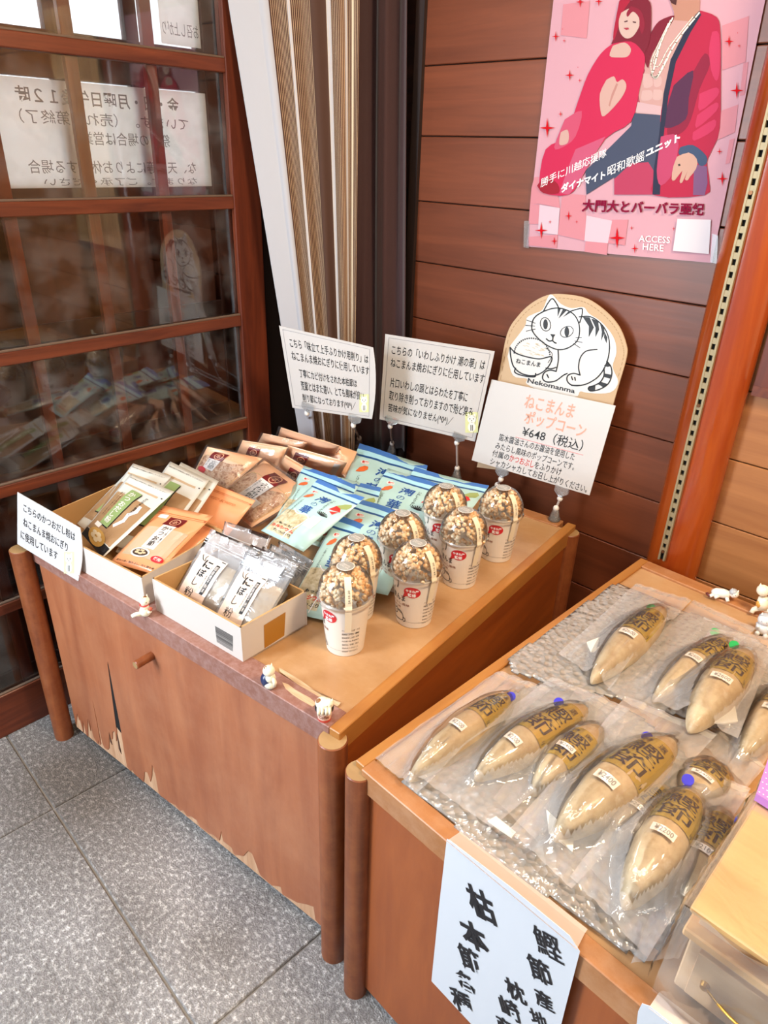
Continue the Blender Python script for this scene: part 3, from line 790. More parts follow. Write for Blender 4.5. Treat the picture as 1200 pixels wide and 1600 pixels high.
def bil(q):
    TL, TR, BR, BL = q
    def M(u, v):
        return (TL[0] * (1 - u) * (1 - v) + TR[0] * u * (1 - v) + BR[0] * u * v + BL[0] * (1 - u) * v,
                TL[1] * (1 - u) * (1 - v) + TR[1] * u * (1 - v) + BR[1] * u * v + BL[1] * (1 - u) * v)
    return M
def clip_stand(root, tops, bases, S, clipw=13):
    """clear clip under the card, jointed rod with white beads and a foot"""
    for (tp, bs) in zip(tops, bases):
        a = S(tp[0], tp[1], -0.004); nrm = S.n
        side = (S(tp[0] + 5, tp[1] + 2, -0.004) - a).normalized()
        up = nrm.cross(side).normalized()
        if up.z < 0: up = -up
        mb = MB()
        w = 0.019
        for d0, d1 in ((0.003, 0.0055), (-0.0055, -0.003)):
            q = [a + side * x + up * y + nrm * (d0 + 0.003) for x, y in ((-w, 0.014), (w, 0.014), (w, -0.002), (w * 0.35, -0.012), (-w * 0.35, -0.012), (-w, -0.002))]
            mb.prism(q, nrm * (d1 - d0))
        j = a - up * 0.014
        mb.tube(a - up * 0.006, j, 0.005, n=10)
        cl = mb.build('clip', M_clear, root, world=True)
        b3 = P(bs[0], bs[1], 0.622)
        top = j - up * 0.008
        MB().ball(top, (0.008, 0.008, 0.009), 12, 8).build('joint', M_bead, root, smooth=True, world=True)
        ft = b3 + Vector((0, 0, 0.035))
        MB().ball(ft, (0.008, 0.008, 0.009), 12, 8).build('joint', M_bead, root, smooth=True, world=True)
        MB().path([top, top.lerp(ft, 0.5), ft], 0.0034, 8).build('rod', plain('clear_rod', '#a79d9c', 0.15, coat=0.5), root, world=True)
        MB().tube(ft, b3 + Vector((0, 0, 0.004)), 0.007, 0.015, n=12).tube(b3, b3 + Vector((0, 0, 0.005)), 0.016, n=16).build('foot', M_clear, root, world=True)
def sign(name, q, base, az, el, lines, label, cat, clips, feet, stickerbox=None, bow=0.0, frame=True, group=None):
    a = math.radians(az); e = math.radians(el)
    n = Vector((math.sin(a) * math.cos(e), -math.cos(a) * math.cos(e), math.sin(e)))
    p0 = P(base[0], base[1], 0.62)
    Sp = px_surface(p0, n)
    root = empty(name, (p0.x, p0.y, 0.62)); tag(root, label, cat, group)
    TL, TR, BR, BL = q
    # right and left edge may bow outwards
    def edge(A, B, k, m=8):
        out = []
        for i in range(m):
            t = i / m; d = 4 * t * (1 - t) * k
            nx, ny = (B[1] - A[1]), -(B[0] - A[0]); L = math.hypot(nx, ny)
            out.append((A[0] + (B[0] - A[0]) * t + nx / L * d, A[1] + (B[1] - A[1]) * t + ny / L * d))
        return out
    ol = edge(TL, TR, 0) + edge(TR, BR, bow) + edge(BR, BL, 0) + edge(BL, TL, 0)
    card_mesh(root, [Sp(u, v) for u, v in ol], Sp.n)
    M = bil(q)
    def S2(u, v, off=0.0):
        x, y = M(u, 1 - v); return Sp(x, y, off)
    S2.n = Sp.n
    L1 = (Sp(*TR) - Sp(*TL)).length; L2 = (Sp(*TL) - Sp(*BL)).length; asp = L2 / L1
    if frame:
        mb = MB(); f = 0.035
        put_line(mb, S2, [(f, f), (1 - f, f), (1 - f, 1 - f), (f, 1 - f), (f, f)], 0.004, 0.0004, asp=asp)
        mb.build('printed_border', M_line, root, world=True)
    for (txt, bx, bold, mat) in lines:
        mb = MB(); put_text(mb, S2, txt, bx, 0.0006, bold)
        mb.build('lettering', mat, root, world=True)
    if stickerbox: lucky_cat(root, Sp, *stickerbox)
    if clips: clip_stand(root, clips, feet, Sp)
    return root, Sp, S2
T = M_text
sign('sign_card', [(436,509),(583,543),(581,655),(457,637)], (548,752), 26, -6, [
    ('こちら「味立て上手ふりかけ用削り」は', (0.09, 0.76, 0.95, 0.88), 0.008, T),
    ('ねこまんま焼おにぎりに使用しています', (0.09, 0.60, 0.96, 0.72), 0.008, T),
    ('丁寧にカビ付けをされた本枯節は', (0.15, 0.40, 0.82, 0.51), 0.008, T),
    ('荒節とはまた違い、とても風味が良い', (0.15, 0.24, 0.90, 0.36), 0.008, T),
    ('削り節になっております(^0^)／', (0.15, 0.08, 0.80, 0.20), 0.008, T)],
    'white laminated card with curved right edge in front of the striped curtain', 'sign',
    [(481,636),(554,655)], [(484,676),(561,700)], (569,630,15,28), bow=5)
sign('sign_card', [(602,522),(773,549),(742,690),(593,655)], (712,752), 26, -8, [
    ('こちらの「いわしふりかけ 潮の華」は', (0.07, 0.78, 0.94, 0.89), 0.006, T),
    ('ねこまんま焼おにぎりに使用しています', (0.07, 0.63, 0.96, 0.74), 0.006, T),
    ('片口いわしの頭とはらわたを丁寧に', (0.08, 0.40, 0.84, 0.51), 0.006, T),
    ('取り除き削っておりますので殆ど臭み', (0.08, 0.25, 0.92, 0.36), 0.006, T),
    ('苦味が気になりません(^0^)／', (0.08, 0.10, 0.74, 0.21), 0.006, T)],
    'white bordered card standing before the dark curtain, between two other cards', 'sign',
    [(612,657),(717,683)], [(612,708),(713,748)], (737,660,20,32))
M_salmon = plain('print_salmon', '#dba08a', 0.5)
root3, Sp3, S23 = sign('price_card', [(768,593),(962,634),(921,774),(737,719)], (866,812), 4, 4, [
    ('ねこまんま', (0.30, 0.76, 0.70, 0.92), 0.018, M_salmon),
    ('ポップコーン', (0.33, 0.58, 0.83, 0.74), 0.018, M_salmon),
    ('¥648（税込）', (0.34, 0.43, 0.84, 0.56), 0.006, T),
    ('笛木醤油さんのお醤油を使用した', (0.17, 0.315, 0.80, 0.40), 0.004, T),
    ('みたらし風味のポップコーンです。', (0.16, 0.21, 0.82, 0.295), 0.004, T),
    ('付属の', (0.15, 0.115, 0.29, 0.195), 0.004, T),
    ('かつおぶし', (0.295, 0.115, 0.50, 0.195), 0.006, M_red_ink),
    ('をふりかけ', (0.505, 0.115, 0.73, 0.195), 0.004, T),
    ('シャカシャカしてお召し上がりください。', (0.15, 0.015, 0.97, 0.10), 0.004, T)],
    'white popcorn price card with salmon heading below the cat board', 'sign',
    [(784,738),(877,768)], [(775,775),(866,812)], frame=False)
mb = MB(); put_line(mb, S23, [(0.30, 0.405), (0.86, 0.40)], 0.004, 0.0005, asp=0.7); mb.build('printed_underline', plain('print_pink', '#e58a8a', 0.5), root3, world=True)
# clear jointed leg parts are bigger on this one
sign('sign_card', [(27,769),(125,825),(122,908),(27,850)], (112,893), 12, 8, [
    ('こちらのかつおだし粉は', (0.10, 0.70, 0.93, 0.86), 0.004, T),
    ('ねこまんま焼おにぎり', (0.10, 0.42, 0.82, 0.59), 0.004, T),
    ('に使用しています', (0.06, 0.15, 0.66, 0.32), 0.004, T)],
    'small white card leaning on the left cardboard tray above the corner post', 'sign', None, None, (108,879,16,34), bow=5, frame=False)

# ---- board with the cat logo behind the price card
n3 = Sp3.n
pb = Sp3(866, 700) - n3 * 0.02
Sb = px_surface(pb, n3)
rb = empty('cat_board', (pb.x, pb.y, 0.62)); tag(rb, 'beige arched board with a cat and rice bowl drawing, behind the popcorn price card', 'sign')
arch = bez([(745,730),(762,655),(778,593),(792,523),(810,493),(833,472),(860,460),(893,461),(920,468),(947,487),(967,510),(978,537),(979,557),(967,600),(957,635),(925,752)], 5)
MB().prism([Sb(u, v) for u, v in arch], -n3 * 0.004).build('board', plain('cork_beige', '#c3a787', 0.8, bump=0.2), rb, world=True)
mb = MB()
for k in range(10, len(arch) - 12, 1):
    (xa, ya), (xb, yb) = arch[k], arch[k + 1]
    cx, cy = 868, 600
    f = 0.955
    q = [(cx + (x - cx) * f, cy + (y - cy) * f) for x, y in ((xa, ya), (xa + (xb - xa) * 0.55, ya + (yb - ya) * 0.55))]
    put_line(mb, Sb, q, 0.8, 0.0004)
mb.build('stitching', plain('stitch_brown', '#9a7a56', 0.8), rb, world=True)
Kx = lambda x, y: (720 + x / 3.0, 440 + y / 3.0)
def K(pts): return [Kx(x, y) for x, y in pts]
M_lam = plain('print_cat_white', '#d6d3d0', 0.3, coat=0.4)
outline = K(bez([(232,300),(300,210),(310,170),(345,150),(385,130),(420,60),(470,105),(520,125),(575,120),(600,150),(660,190),(715,260),(730,330),(712,400),(738,470),(700,520),(600,522),(560,515),(535,540),(400,520),(310,480),(310,455),(245,440),(220,350)], 4))
mb = MB(); cx, cy = Kx(470, 330)
mb.add([Sb(cx, cy, 0.0006)] + [Sb(x, y, 0.0006) for x, y in outline], [(0, 1 + i, 1 + (i + 1) % len(outline)) for i in range(len(outline))])
art = mb.build('cat_print', M_lam, rb, world=True)
ink = MB(); W2 = 1.9
def stroke(pts, w=W2, n=6): put_line(ink, Sb, K(bez(pts, n)), w, 0.0014)
stroke([(388,140),(410,100),(430,80),(448,100),(462,128)]); stroke([(512,140),(545,130),(570,128),(568,160),(558,192)])
stroke([(388,140),(430,126),(470,125),(512,140),(540,165),(556,205),(556,250),(540,285),(500,312),(455,318),(405,298),(360,262),(335,225),(338,185),(355,160),(388,140)])
stroke([(556,165),(610,165),(660,200),(690,250),(698,310),(685,380),(650,440),(600,475),(555,487),(520,486)])
stroke([(640,318),(590,325),(562,355),(553,400),(560,438)]); stroke([(560,438),(530,430),(503,440),(500,465),(520,484),(560,486)])
stroke([(457,318),(458,370),(448,420)]); stroke([(448,420),(415,415),(390,430),(385,455),(405,470),(445,465),(480,440),(500,430)])
stroke([(400,405),(425,408),(447,402)]); stroke([(520,445),(525,460)]); stroke([(405,435),(412,450)]); stroke([(535,448),(538,462)])
stroke([(400,310),(430,340),(410,380)], 0.9)
stroke([(685,372),(705,400),(708,440),(690,480),(650,505),(610,512),(600,498),(630,485),(655,470),(672,440),(672,405)])
# eyes
for (ex, ey, rx, ry, rot) in ((398,200,24,32,-0.25),(498,235,32,24,-0.5)):
    c_, s_ = math.cos(rot), math.sin(rot)
    el = [(ex + rx * math.cos(t) * c_ - ry * math.sin(t) * s_, ey + rx * math.cos(t) * s_ + ry * math.sin(t) * c_) for t in [2 * math.pi * k / 16 for k in range(17)]]
    put_line(ink, Sb, K(el), 1.2, 0.0014)
    put_poly(ink, Sb, K([(ex + 11 * math.cos(t), ey + 24 * math.sin(t)) for t in [2 * math.pi * k / 14 for k in range(14)]]), 0.0014)
put_poly(ink, Sb, K([(420,245),(445,248),(432,266)]), 0.0014)
stroke([(433,262),(430,275),(415,278),(402,268)]); stroke([(430,275),(440,285),(448,288)])
for a_, b_ in (((310,180),(350,195)),((305,205),(348,208)),((308,232),(350,222)),((530,290),(560,310)),((535,278),(570,285)),((540,262),(568,262))): stroke([a_, b_], 1.1, 2)
for tri_ in ([(455,125),(470,125),(455,165)],[(480,128),(500,132),(458,175)],[(505,140),(515,146),(478,168)],
             [(572,165),(605,168),(625,215),(600,262),(605,215)],[(612,172),(645,185),(650,225),(632,262),(632,215)],[(652,190),(672,215),(675,240),(658,280),(662,235)],[(675,235),(688,262),(684,290),(672,262)],
             [(690,375),(706,395),(690,400),(672,395)],[(672,430),(706,436),(700,455),(668,445)],[(655,468),(690,480),(672,497),(640,478)],[(600,490),(632,484),(630,512),(606,514)]):
    put_poly(ink, Sb, K(tri_), 0.0014)
# bowl
stroke([(232,308),(260,335),(310,352),(370,362),(425,352),(420,385),(390,420),(345,440),(290,432),(250,400),(235,350),(232,308)])
stroke([(258,405),(255,425),(290,440),(345,446),(352,430)])
for k in range(26):
    t = math.pi * (1.02 + 0.98 * k / 25)
    x = 335 + 84 * math.cos(t); y = 345 + 84 * math.sin(t) * 0.95 + 12 * (k / 25 - 0.5)
    put_poly(ink, Sb, K([(x + 4 * math.cos(q), y + 4 * math.sin(q)) for q in [2 * math.pi * j / 6 for j in range(6)]]), 0.0014)
ink.build('cat_drawing', M_text, art, world=True)
mb = MB(); random.seed(3)
for k in range(34):
    x = random.uniform(275, 395); y = random.uniform(285, 345)
    if ((x - 335) / 75) ** 2 + ((y - 345) / 72) ** 2 < 1: put_line(mb, Sb, K([(x, y), (x + 12, y + 5)]), 0.8, 0.001)
mb.build('rice_print', plain('print_beige', '#c8b89c', 0.6), art, world=True)
mb = MB()
def px_text(mb, S, s, A, B, hgt, bold=0.0, off=0.0014, slant=None):
    """lettering along the pixel baseline A->B, hgt = pixel height upwards"""
    dx, dy = B[0] - A[0], B[1] - A[1]; L = math.hypot(dx, dy); nx, ny = (dy / L, -dx / L)
    if slant: nx, ny = slant
    S2 = lambda u, v, o=0.0: S(A[0] + dx * u + nx * hgt * v, A[1] + dy * u + ny * hgt * v, o)
    put_text(mb, S2, s, (0, 0, 1, 1), off, bold)
px_text(mb, Sb, 'Nekomanma', Kx(312, 473), Kx(534, 524), 7.5, 0.02)
px_text(mb, Sb, 'ねこまんま', Kx(258, 382), Kx(372, 402), 8, 0.02)
mb.build('lettering', M_text, art, world=True)

# ================================================================== POSTER
rp = empty('poster', (-0.83, YW - 0.004, 1.3)); tag(rp, 'pink poster of a woman and a man in a robe, pinned to the plank wall', 'poster')
Spo = px_surface((0, YW - 0.006, 0), (0, -1, 0))
pa = PY(822, 385, YW - 0.006); pb_ = PY(1112, 411, YW - 0.006)
M_pink = plain('poster_pink', '#c595a2', 0.6, 0.25)
mb = MB(); nx_, nz_ = 2, 14; vs = []
ztop = 1.93
for j in range(nz_ + 1):
    for i in range(nx_ + 1):
        u = i / nx_; v = j / nz_
        x = pa.x + (pb_.x - pa.x) * u - 0.018 * v * (1 if u > 0.5 else 0.2); z = (pa.z + (pb_.z - pa.z) * u) * (1 - v) + ztop * v
        vs.append((x, YW - 0.0050, z))
mb.add(vs, [(j * (nx_ + 1) + i, j * (nx_ + 1) + i + 1, (j + 1) * (nx_ + 1) + i + 1, (j + 1) * (nx_ + 1) + i) for j in range(nz_) for i in range(nx_)])
sheet = mb.build('sheet', M_pink, rp, world=True)
so = sheet.modifiers.new('t', 'SOLIDIFY'); so.thickness = 0.0008
layer = [0.0]
def dim(h, k=0.80):
    return '#' + ''.join('%02x' % int(int(h[i:i+2], 16) * k) for i in (1, 3, 5))
def art_poly(pts, col, name='poster_print', par=None, smooth=0, rough=0.6):
    layer[0] += 0.00005
    if smooth: pts = bez(list(pts) + [pts[0]], smooth)[:-1]
    mb = MB(); o3 = [Vector((p[0], -p[1], 0)) for p in pts]
    tr = mgeo.tessellate_polygon([o3])
    mb.add([Spo(x, y, layer[0]) for x, y in pts], tr)
    return mb.build(name, plain('ink_' + col.strip('#'), dim(col, 0.97 if col in ('#cd8490', '#d3bac6', '#ddd6dc') else 0.80), rough, 0.25), par or sheet, world=True)
C4 = lambda pts: [(800 + x / 3.0, y / 3.0) for x, y in pts]
# checker squares
for q in ([(240,20),(365,5),(350,180),(228,165)],[(985,120),(1110,75),(1095,290),(985,330)],[(1085,295),(1108,290),(1090,445),(1068,450)],[(965,525),(1060,490),(1045,620),(955,660)],[(1020,655),(1044,648),(1020,765),(1000,770)],
          [(105,830),(130,830),(215,905),(225,975),(130,955),(85,960),(92,880)],[(85,960),(130,958),(125,1050),(78,1050)],[(228,975),(350,1010),(345,1130),(215,1100)],[(345,1010),(230,975),(235,905),(345,915)],[(470,1030),(545,1030),(530,1150),(450,1140)],[(78,1110),(215,1100),(210,1165),(80,1150)],[(345,1130),(450,1140),(445,1195),(340,1180)]):
    art_poly(C4(q), '#cd8490')
for q in ([(130,960),(225,975),(215,1100),(122,1090)],[(350,1010),(470,1035),(450,1140),(340,1130)]):
    art_poly(C4(q), '#d3bac6')
# man
art_poly(C4([(760,85),(890,60),(905,200),(850,500),(700,545),(580,530),(600,320),(640,230)]), '#e8b4b0', smooth=4)           # torso
art_poly(C4([(740,0),(882,0),(880,60),(840,100),(760,95),(760,55)]), '#d99c86')                                                  # neck
art_poly(C4([(735,-10),(775,-10),(770,25),(748,15)]), '#5a2a2a')                                                                   # beard
art_poly(C4([(600,280),(625,330),(590,430),(610,520),(580,530),(560,400),(590,300)]), '#c9536e')
for q in ([(615,345),(650,350),(660,400),(620,410)],[(665,350),(700,360),(698,400),(668,405)],[(612,425),(655,425),(655,465),(608,470)],[(665,420),(705,425),(700,465),(662,465)]):
    art_poly(C4(q), '#f0c6c2', smooth=3)
art_poly(C4([(590,478),(710,500),(700,540),(580,526)]), '#f1c9cf')
art_poly(C4([(570,530),(705,540),(700,600),(690,900),(670,912),(480,912),(480,830),(350,912),(345,800),(460,690),(560,590)]), '#4d5672')  # trousers
art_poly(C4([(480,840),(560,765),(640,760),(665,800),(665,912),(480,912)]), '#d1426a')
art_poly(C4([(885,50),(960,80),(978,150),(980,330),(975,600),(940,700),(915,760),(925,850),(905,915),(665,915),(680,800),(700,640),(700,520),(760,280),(830,130)]), '#cf1f4c', smooth=3)  # robe
art_poly(C4([(745,75),(760,90),(660,250),(640,320),(620,270),(620,230),(655,150),(690,100)]), '#8e1230', smooth=3)
art_poly(C4([(855,330),(905,250),(930,300),(880,420),(840,560),(800,620),(730,640),(745,520),(780,400)]), '#a01740', smooth=3)
art_poly(C4([(760,400),(850,330),(830,460),(815,560),(720,600),(730,500)]), '#5e2a52', smooth=3)
art_poly(C4([(880,50),(888,70),(840,150),(770,290),(735,450),(712,640),(700,800),(695,912),(660,912),(665,800),(690,640),(712,440),(745,280),(820,130),(862,70)]), '#2b2e4c')                 # lapel
for q in ([(940,150),(972,160),(975,320),(960,380),(935,330),(925,230)],[(880,440),(960,410),(965,450),(880,520)],[(870,540),(958,480),(960,520),(865,600)],[(850,620),(950,560),(945,610),(855,660)]):
    art_poly(C4(q), '#e5396b', smooth=3)
art_poly(C4([(700,640),(780,640),(760,800),(700,870),(680,800)]), '#d94a78', smooth=3)
art_poly(C4([(855,770),(915,780),(918,860),(905,915),(850,915)]), '#8f5f92')
art_poly(C4([(790,690),(850,680),(912,730),(910,770),(880,775),(855,735),(785,725)]), '#455a80', smooth=3)                       # cuff
art_poly(C4([(775,735),(830,715),(868,745),(865,790),(835,830),(825,845),(812,840),(825,800),(800,855),(787,850),(800,800),(765,845),(750,838),(758,780)]), '#e9b9a8', smooth=2)  # hand
art_poly(C4([(779,770),(789,767),(792,777),(782,779)]), '#4a3a3a')
for w_, pts in ((2.2, [(755,85),(700,200),(665,330),(655,350),(675,362),(700,330),(770,200),(880,60)]), (1.3, [(745,95),(690,220),(665,290),(690,310),(740,220),(850,80)]), (1.1, [(735,110),(660,270),(655,330),(668,365),(690,355),(735,270)])):
    layer[0] += 0.00005; mb = MB(); put_line(mb, Spo, C4(bez(pts, 4)), w_, layer[0]); mb.build('poster_print', plain('ink_necklace', '#e9e2cf', 0.4), sheet, world=True)
# woman
art_poly(C4([(470,200),(500,120),(530,20),(570,0),(640,0),(655,60),(645,200),(600,260),(480,215)]), '#8b1430', smooth=3)      # hair
art_poly(C4([(505,5),(520,-5),(560,-5),(520,60),(500,130),(480,190),(478,150)]), '#c4163e', smooth=3)
art_poly(C4([(475,205),(560,195),(612,240),(626,290),(600,420),(560,570),(440,650),(330,830),(270,912),(150,905),(130,850),(160,700),(250,640),(310,480),(358,350),(420,250)]), '#e8255a', smooth=3)  # dress
art_poly(C4([(300,700),(440,640),(330,830),(270,912),(225,905),(260,800)]), '#e6628a')
art_poly(C4([(250,560),(330,520),(300,640),(240,690),(200,690)]), '#ea5a80', smooth=3)
art_poly(C4([(475,215),(530,200),(560,230),(545,265),(500,270),(460,262)]), '#edc4b8', smooth=3)                                # neck
art_poly(C4([(515,60),(560,40),(600,70),(600,120),(570,170),(535,180),(508,150),(503,100)]), '#f0cdc4', smooth=4)                # face
art_poly(C4([(560,30),(605,50),(625,110),(612,160),(600,130),(598,85),(570,55),(545,80),(540,60)]), '#a3193a', smooth=3)
for q in ([(528,100),(545,96),(544,103),(530,106)],[(568,100),(585,103),(583,109),(569,107)]): art_poly(C4(q), '#6a3a40')
art_poly(C4([(525,132),(548,130),(552,138),(538,142)]), '#c23a50')
art_poly(C4([(445,375),(480,358),(495,385),(520,372),(538,395),(532,430),(500,480),(435,545),(418,520),(415,440)]), '#eec0b6', smooth=3)   # heart opening and arms
art_poly(C4([(492,390),(500,395),(470,470),(462,500),(455,495),(470,440)]), '#d99a92')
art_poly(C4([(232,620),(262,608),(270,640),(262,672),(228,680),(225,655)]), '#eec0b6', smooth=3)
art_poly(C4([(120,870),(160,830),(215,860),(220,905),(150,905)]), '#b5122f', smooth=3)
M_white_ink = plain('print_pure_white', '#f7f4f6', 0.4)
lt = MB(); layer[0] += 0.0002; LZ = layer[0]
def ptext(s, A, B, h, bold, mat, name='lettering', slant=None):
    mb = MB(); a_ = (800 + A[0] / 3, A[1] / 3); b_ = (800 + B[0] / 3, B[1] / 3)
    px_text(mb, Spo, s, a_, b_, h, bold, LZ, slant); mb.build(name, mat, sheet, world=True)
ptext('勝手に川越応援隊', (137,880), (445,735), 14, 0.0, M_white_ink, slant=(0.05, -1))
ptext('ダイナマイト', (232,905), (440,838), 14, 0.04, M_white_ink, slant=(0.05, -1))
ptext('昭和歌謡', (450,828), (622,752), 16, 0.0, M_white_ink, slant=(0.05, -1))
ptext('ユニット', (630,740), (790,662), 13, 0.05, M_white_ink, slant=(0.05, -1))
ptext('大門大とバーバラ亜紀', (328,992), (900,1012), 20, 0.035, plain('ink_wine', '#7a1034', 0.8, 0.1), slant=(0.12, -1))
ptext('ACCESS', (597,1132), (742,1140), 10, -0.002, M_white_ink); ptext('HERE', (615,1170), (712,1178), 10, -0.002, M_white_ink)
for (x, y, s) in ((208,172,38),(240,137,8),(247,192,16),(273,353,42),(312,316,8),(320,378,16),(168,600,70),(230,535,22),(140,1080,60),(181,1040,16),(201,1130,32),(268,1012,34),(306,1040,14),(495,1115,75),(563,1068,18),(578,1165,34),(760,1072,16),(1020,195,44),(1060,155,8),(1067,216,16),(1056,425,60),(975,710,28),(988,838,52),(322,10,40),(410,8,36)):
    pts = []
    for k in range(8):
        r_ = s * (1.0 if k % 2 == 0 else 0.22) * (1.1 if k % 4 == 2 else 0.85) * 0.62; t = math.pi * k / 4
        pts.append((x + r_ * math.cos(t), y + r_ * math.sin(t)))
    mb = MB(); put_poly(mb, Spo, C4(pts), LZ); mb.build('star_print', plain('ink_star_red', '#c00f1c', 0.8, 0.1), sheet, world=True)
art_poly(C4([(778,1025),(935,1030),(925,1190),(757,1175)]), '#ddd6dc')                       # plain square
for q in ([(822 - 3, 345), (828, 345), (826, 388), (818, 386)], [(1113, 365), (1122, 368), (1120, 412), (1110, 410)]):
    mb = MB(); mb.prism([Spo(x, y, 0.0004) for x, y in q], (0, 0.0006, 0)); mb.build('tape', film('clear_tape', '#b9b6b8', 0.25, 0.05, 0.3, 0.1), rp, world=True)
# ================================================================== CARDBOARD TRAYS
M_tray_out = plain('tray_white_board', '#cfc5bd', 0.6)
M_tray_in = plain('tray_kraft', '#c49a66', 0.75)
M_kraft_tape = plain('kraft_tape', '#a66f1e', 0.35, coat=0.3)
def tray(name, fl_, fr_, br_, ht, label, z0=0.6175, th=0.004):
    fl_, fr_, br_ = Vector(fl_), Vector(fr_), Vector(br_); bl_ = fl_ + br_ - fr_
    r0 = empty(name, (fl_.x, fl_.y, z0)); tag(r0, label, 'box')
    c = [fl_, fr_, br_, bl_]; ctr = sum(c, Vector((0, 0))) / 4
    for k, nm in enumerate(('front_wall', 'side_wall', 'back_wall', 'side_wall')):
        a, b2 = c[k], c[(k + 1) % 4]
        d = (b2 - a).normalized(); nn = Vector((-d.y, d.x)); nn = nn if nn.dot(ctr - a) > 0 else -nn
        pts = [Vector((a.x, a.y, z0)), Vector((b2.x, b2.y, z0)), Vector((b2.x, b2.y, z0 + ht)), Vector((a.x, a.y, z0 + ht))]
        off = Vector((nn.x, nn.y, 0)) * th
        mb = MB(); ins = [p + off for p in pts]
        v = pts + ins
        mb.add(v, [(0, 1, 2, 3)], 0); mb.add(v, [(4, 7, 6, 5), (2, 6, 7, 3)], 1); mb.add(v, [(0, 3, 7, 4), (1, 5, 6, 2)], 0)
        mb.build(nm, [M_tray_out, M_tray_in], r0, world=True)
    mb = MB(); mb.prism([Vector((p.x, p.y, z0 + 0.003)) for p in c], (0, 0, -0.0025)); mb.build('bottom', M_tray_in, r0, world=True)
    return r0, c
zA = 0.6175
flA = P(48, 813, 0.69); frA = P(221, 904, 0.69); brA = P(318, 848, 0.69)
d_ = Vector((brA.x - frA.x, brA.y - frA.y)).normalized() * 0.25
trayA, cA = tray('cardboard_tray', (flA.x + 0.004, flA.y), (frA.x, frA.y), (frA.x + d_.x, frA.y + d_.y), 0.0745, 'wide shallow cardboard tray at the left, holding white and orange sachets')
flB = P(245, 955, zA); frB = P(380, 1036, zA); brB = P(480, 976, zA)
trayB, cB = tray('cardboard_tray', (flB.x, flB.y), (frB.x, frB.y), (brB.x, brB.y), 0.083, 'smaller cardboard tray with barcode, full of clear zip bags')
fB = Vector((frB.x - flB.x, frB.y - flB.y, 0)).normalized(); nB = Vector((fB.y, -fB.x, 0))
S = px_surface(frB, nB)
mb = MB(); random.seed(5)
x = 0.0
M4 = bil([(336,978),(364,994),(364,1018),(339,1003)])
while x < 1:
    w = random.choice((0.02, 0.035, 0.055)); q = [M4(0, x), M4(1, x), M4(1, min(x + w, 1)), M4(0, min(x + w, 1))]
    mb.add([S(a, b2, 0.0004) for a, b2 in q], [(0, 1, 2, 3)]); x += w + random.choice((0.02, 0.03))
mb.build('barcode', M_text, trayB, world=True)
sB = Vector((brB.x - frB.x, brB.y - frB.y, 0)).normalized(); nS = Vector((sB.y, -sB.x, 0))
S = px_surface(frB, nS)
mb = MB(); mb.add([S(a, b2, 0.0005) for a, b2 in [(412,977),(446,956),(444,993),(413,1013)]], [(0, 1, 2, 3)]); mb.build('tape', M_kraft_tape, trayB, world=True)

# ================================================================== PACKETS
def sstep(a, b, x):
    t = max(0.0, min(1.0, (x - a) / (b - a))); return t * t * (3 - 2 * t)
def pack(name, c4, amp, label, cat, group, mat, vh=0.82, head=0.0, seed=0, curl=0.0, back=0.003, n=16, wr=0.0012):
    """c4: (px,py,z) BL, BR, TR, TL in the photograph with heights above the floor"""
    pts = [P(*p) for p in c4]
    def bulge(u, v):
        a = (1 - abs(2 * u - 1) ** 3.0) * sstep(0.0, 0.16, v) * (1 - sstep(vh - 0.22, vh, v))
        w_ = noise.noise(Vector((u * 5 + seed * 3.1, v * 6, seed))) * wr / max(amp, 1e-4)
        w_ += 0.5 * noise.noise(Vector((u * 13 + seed, v * 12, seed * 2.0))) * wr / max(amp, 1e-4)
        return a + w_ + curl / max(amp, 1e-4) * sstep(vh, 1.0, v) * math.sin(u * 5 + seed)
    S = quad_surface(*pts, bulge=bulge, amp=amp)
    root = empty(name, tuple((pts[0] + pts[1]) / 2)); tag(root, label, cat, group)
    mb = MB(); N_ = n
    front = [S(i / N_, j / N_) for j in range(N_ + 1) for i in range(N_ + 1)]
    nrm = S.n
    bk = [pts[0] * (1 - i / N_) * (1 - j / N_) + pts[1] * (i / N_) * (1 - j / N_) + pts[2] * (i / N_) * (j / N_) + pts[3] * (1 - i / N_) * (j / N_) - nrm * (0.0006 + back * (1 - abs(2 * i / N_ - 1) ** 3) * (1 - abs(2 * j / N_ - 1) ** 3)) for j in range(N_ + 1) for i in range(N_ + 1)]
    idx = lambda i, j: j * (N_ + 1) + i
    k = (N_ + 1) ** 2
    fs = [(idx(i, j), idx(i + 1, j), idx(i + 1, j + 1), idx(i, j + 1)) for j in range(N_) for i in range(N_)]
    fs += [(k + idx(i, j), k + idx(i, j + 1), k + idx(i + 1, j + 1), k + idx(i + 1, j)) for j in range(N_) for i in range(N_)]
    for i in range(N_):
        fs += [(idx(i, 0), k + idx(i, 0), k + idx(i + 1, 0), idx(i + 1, 0)), (idx(i, N_), idx(i + 1, N_), k + idx(i + 1, N_), k + idx(i, N_)),
               (idx(0, i), idx(0, i + 1), k + idx(0, i + 1), k + idx(0, i)), (idx(N_, i), k + idx(N_, i), k + idx(N_, i + 1), idx(N_, i + 1))]
    mb.add(front + bk, fs)
    mb.build('pouch', mat, root, smooth=True, world=True)
    return root, S
def part(root, name, mat, fn):
    mb = MB(); fn(mb)
    return mb.build(name, mat, root, world=True)
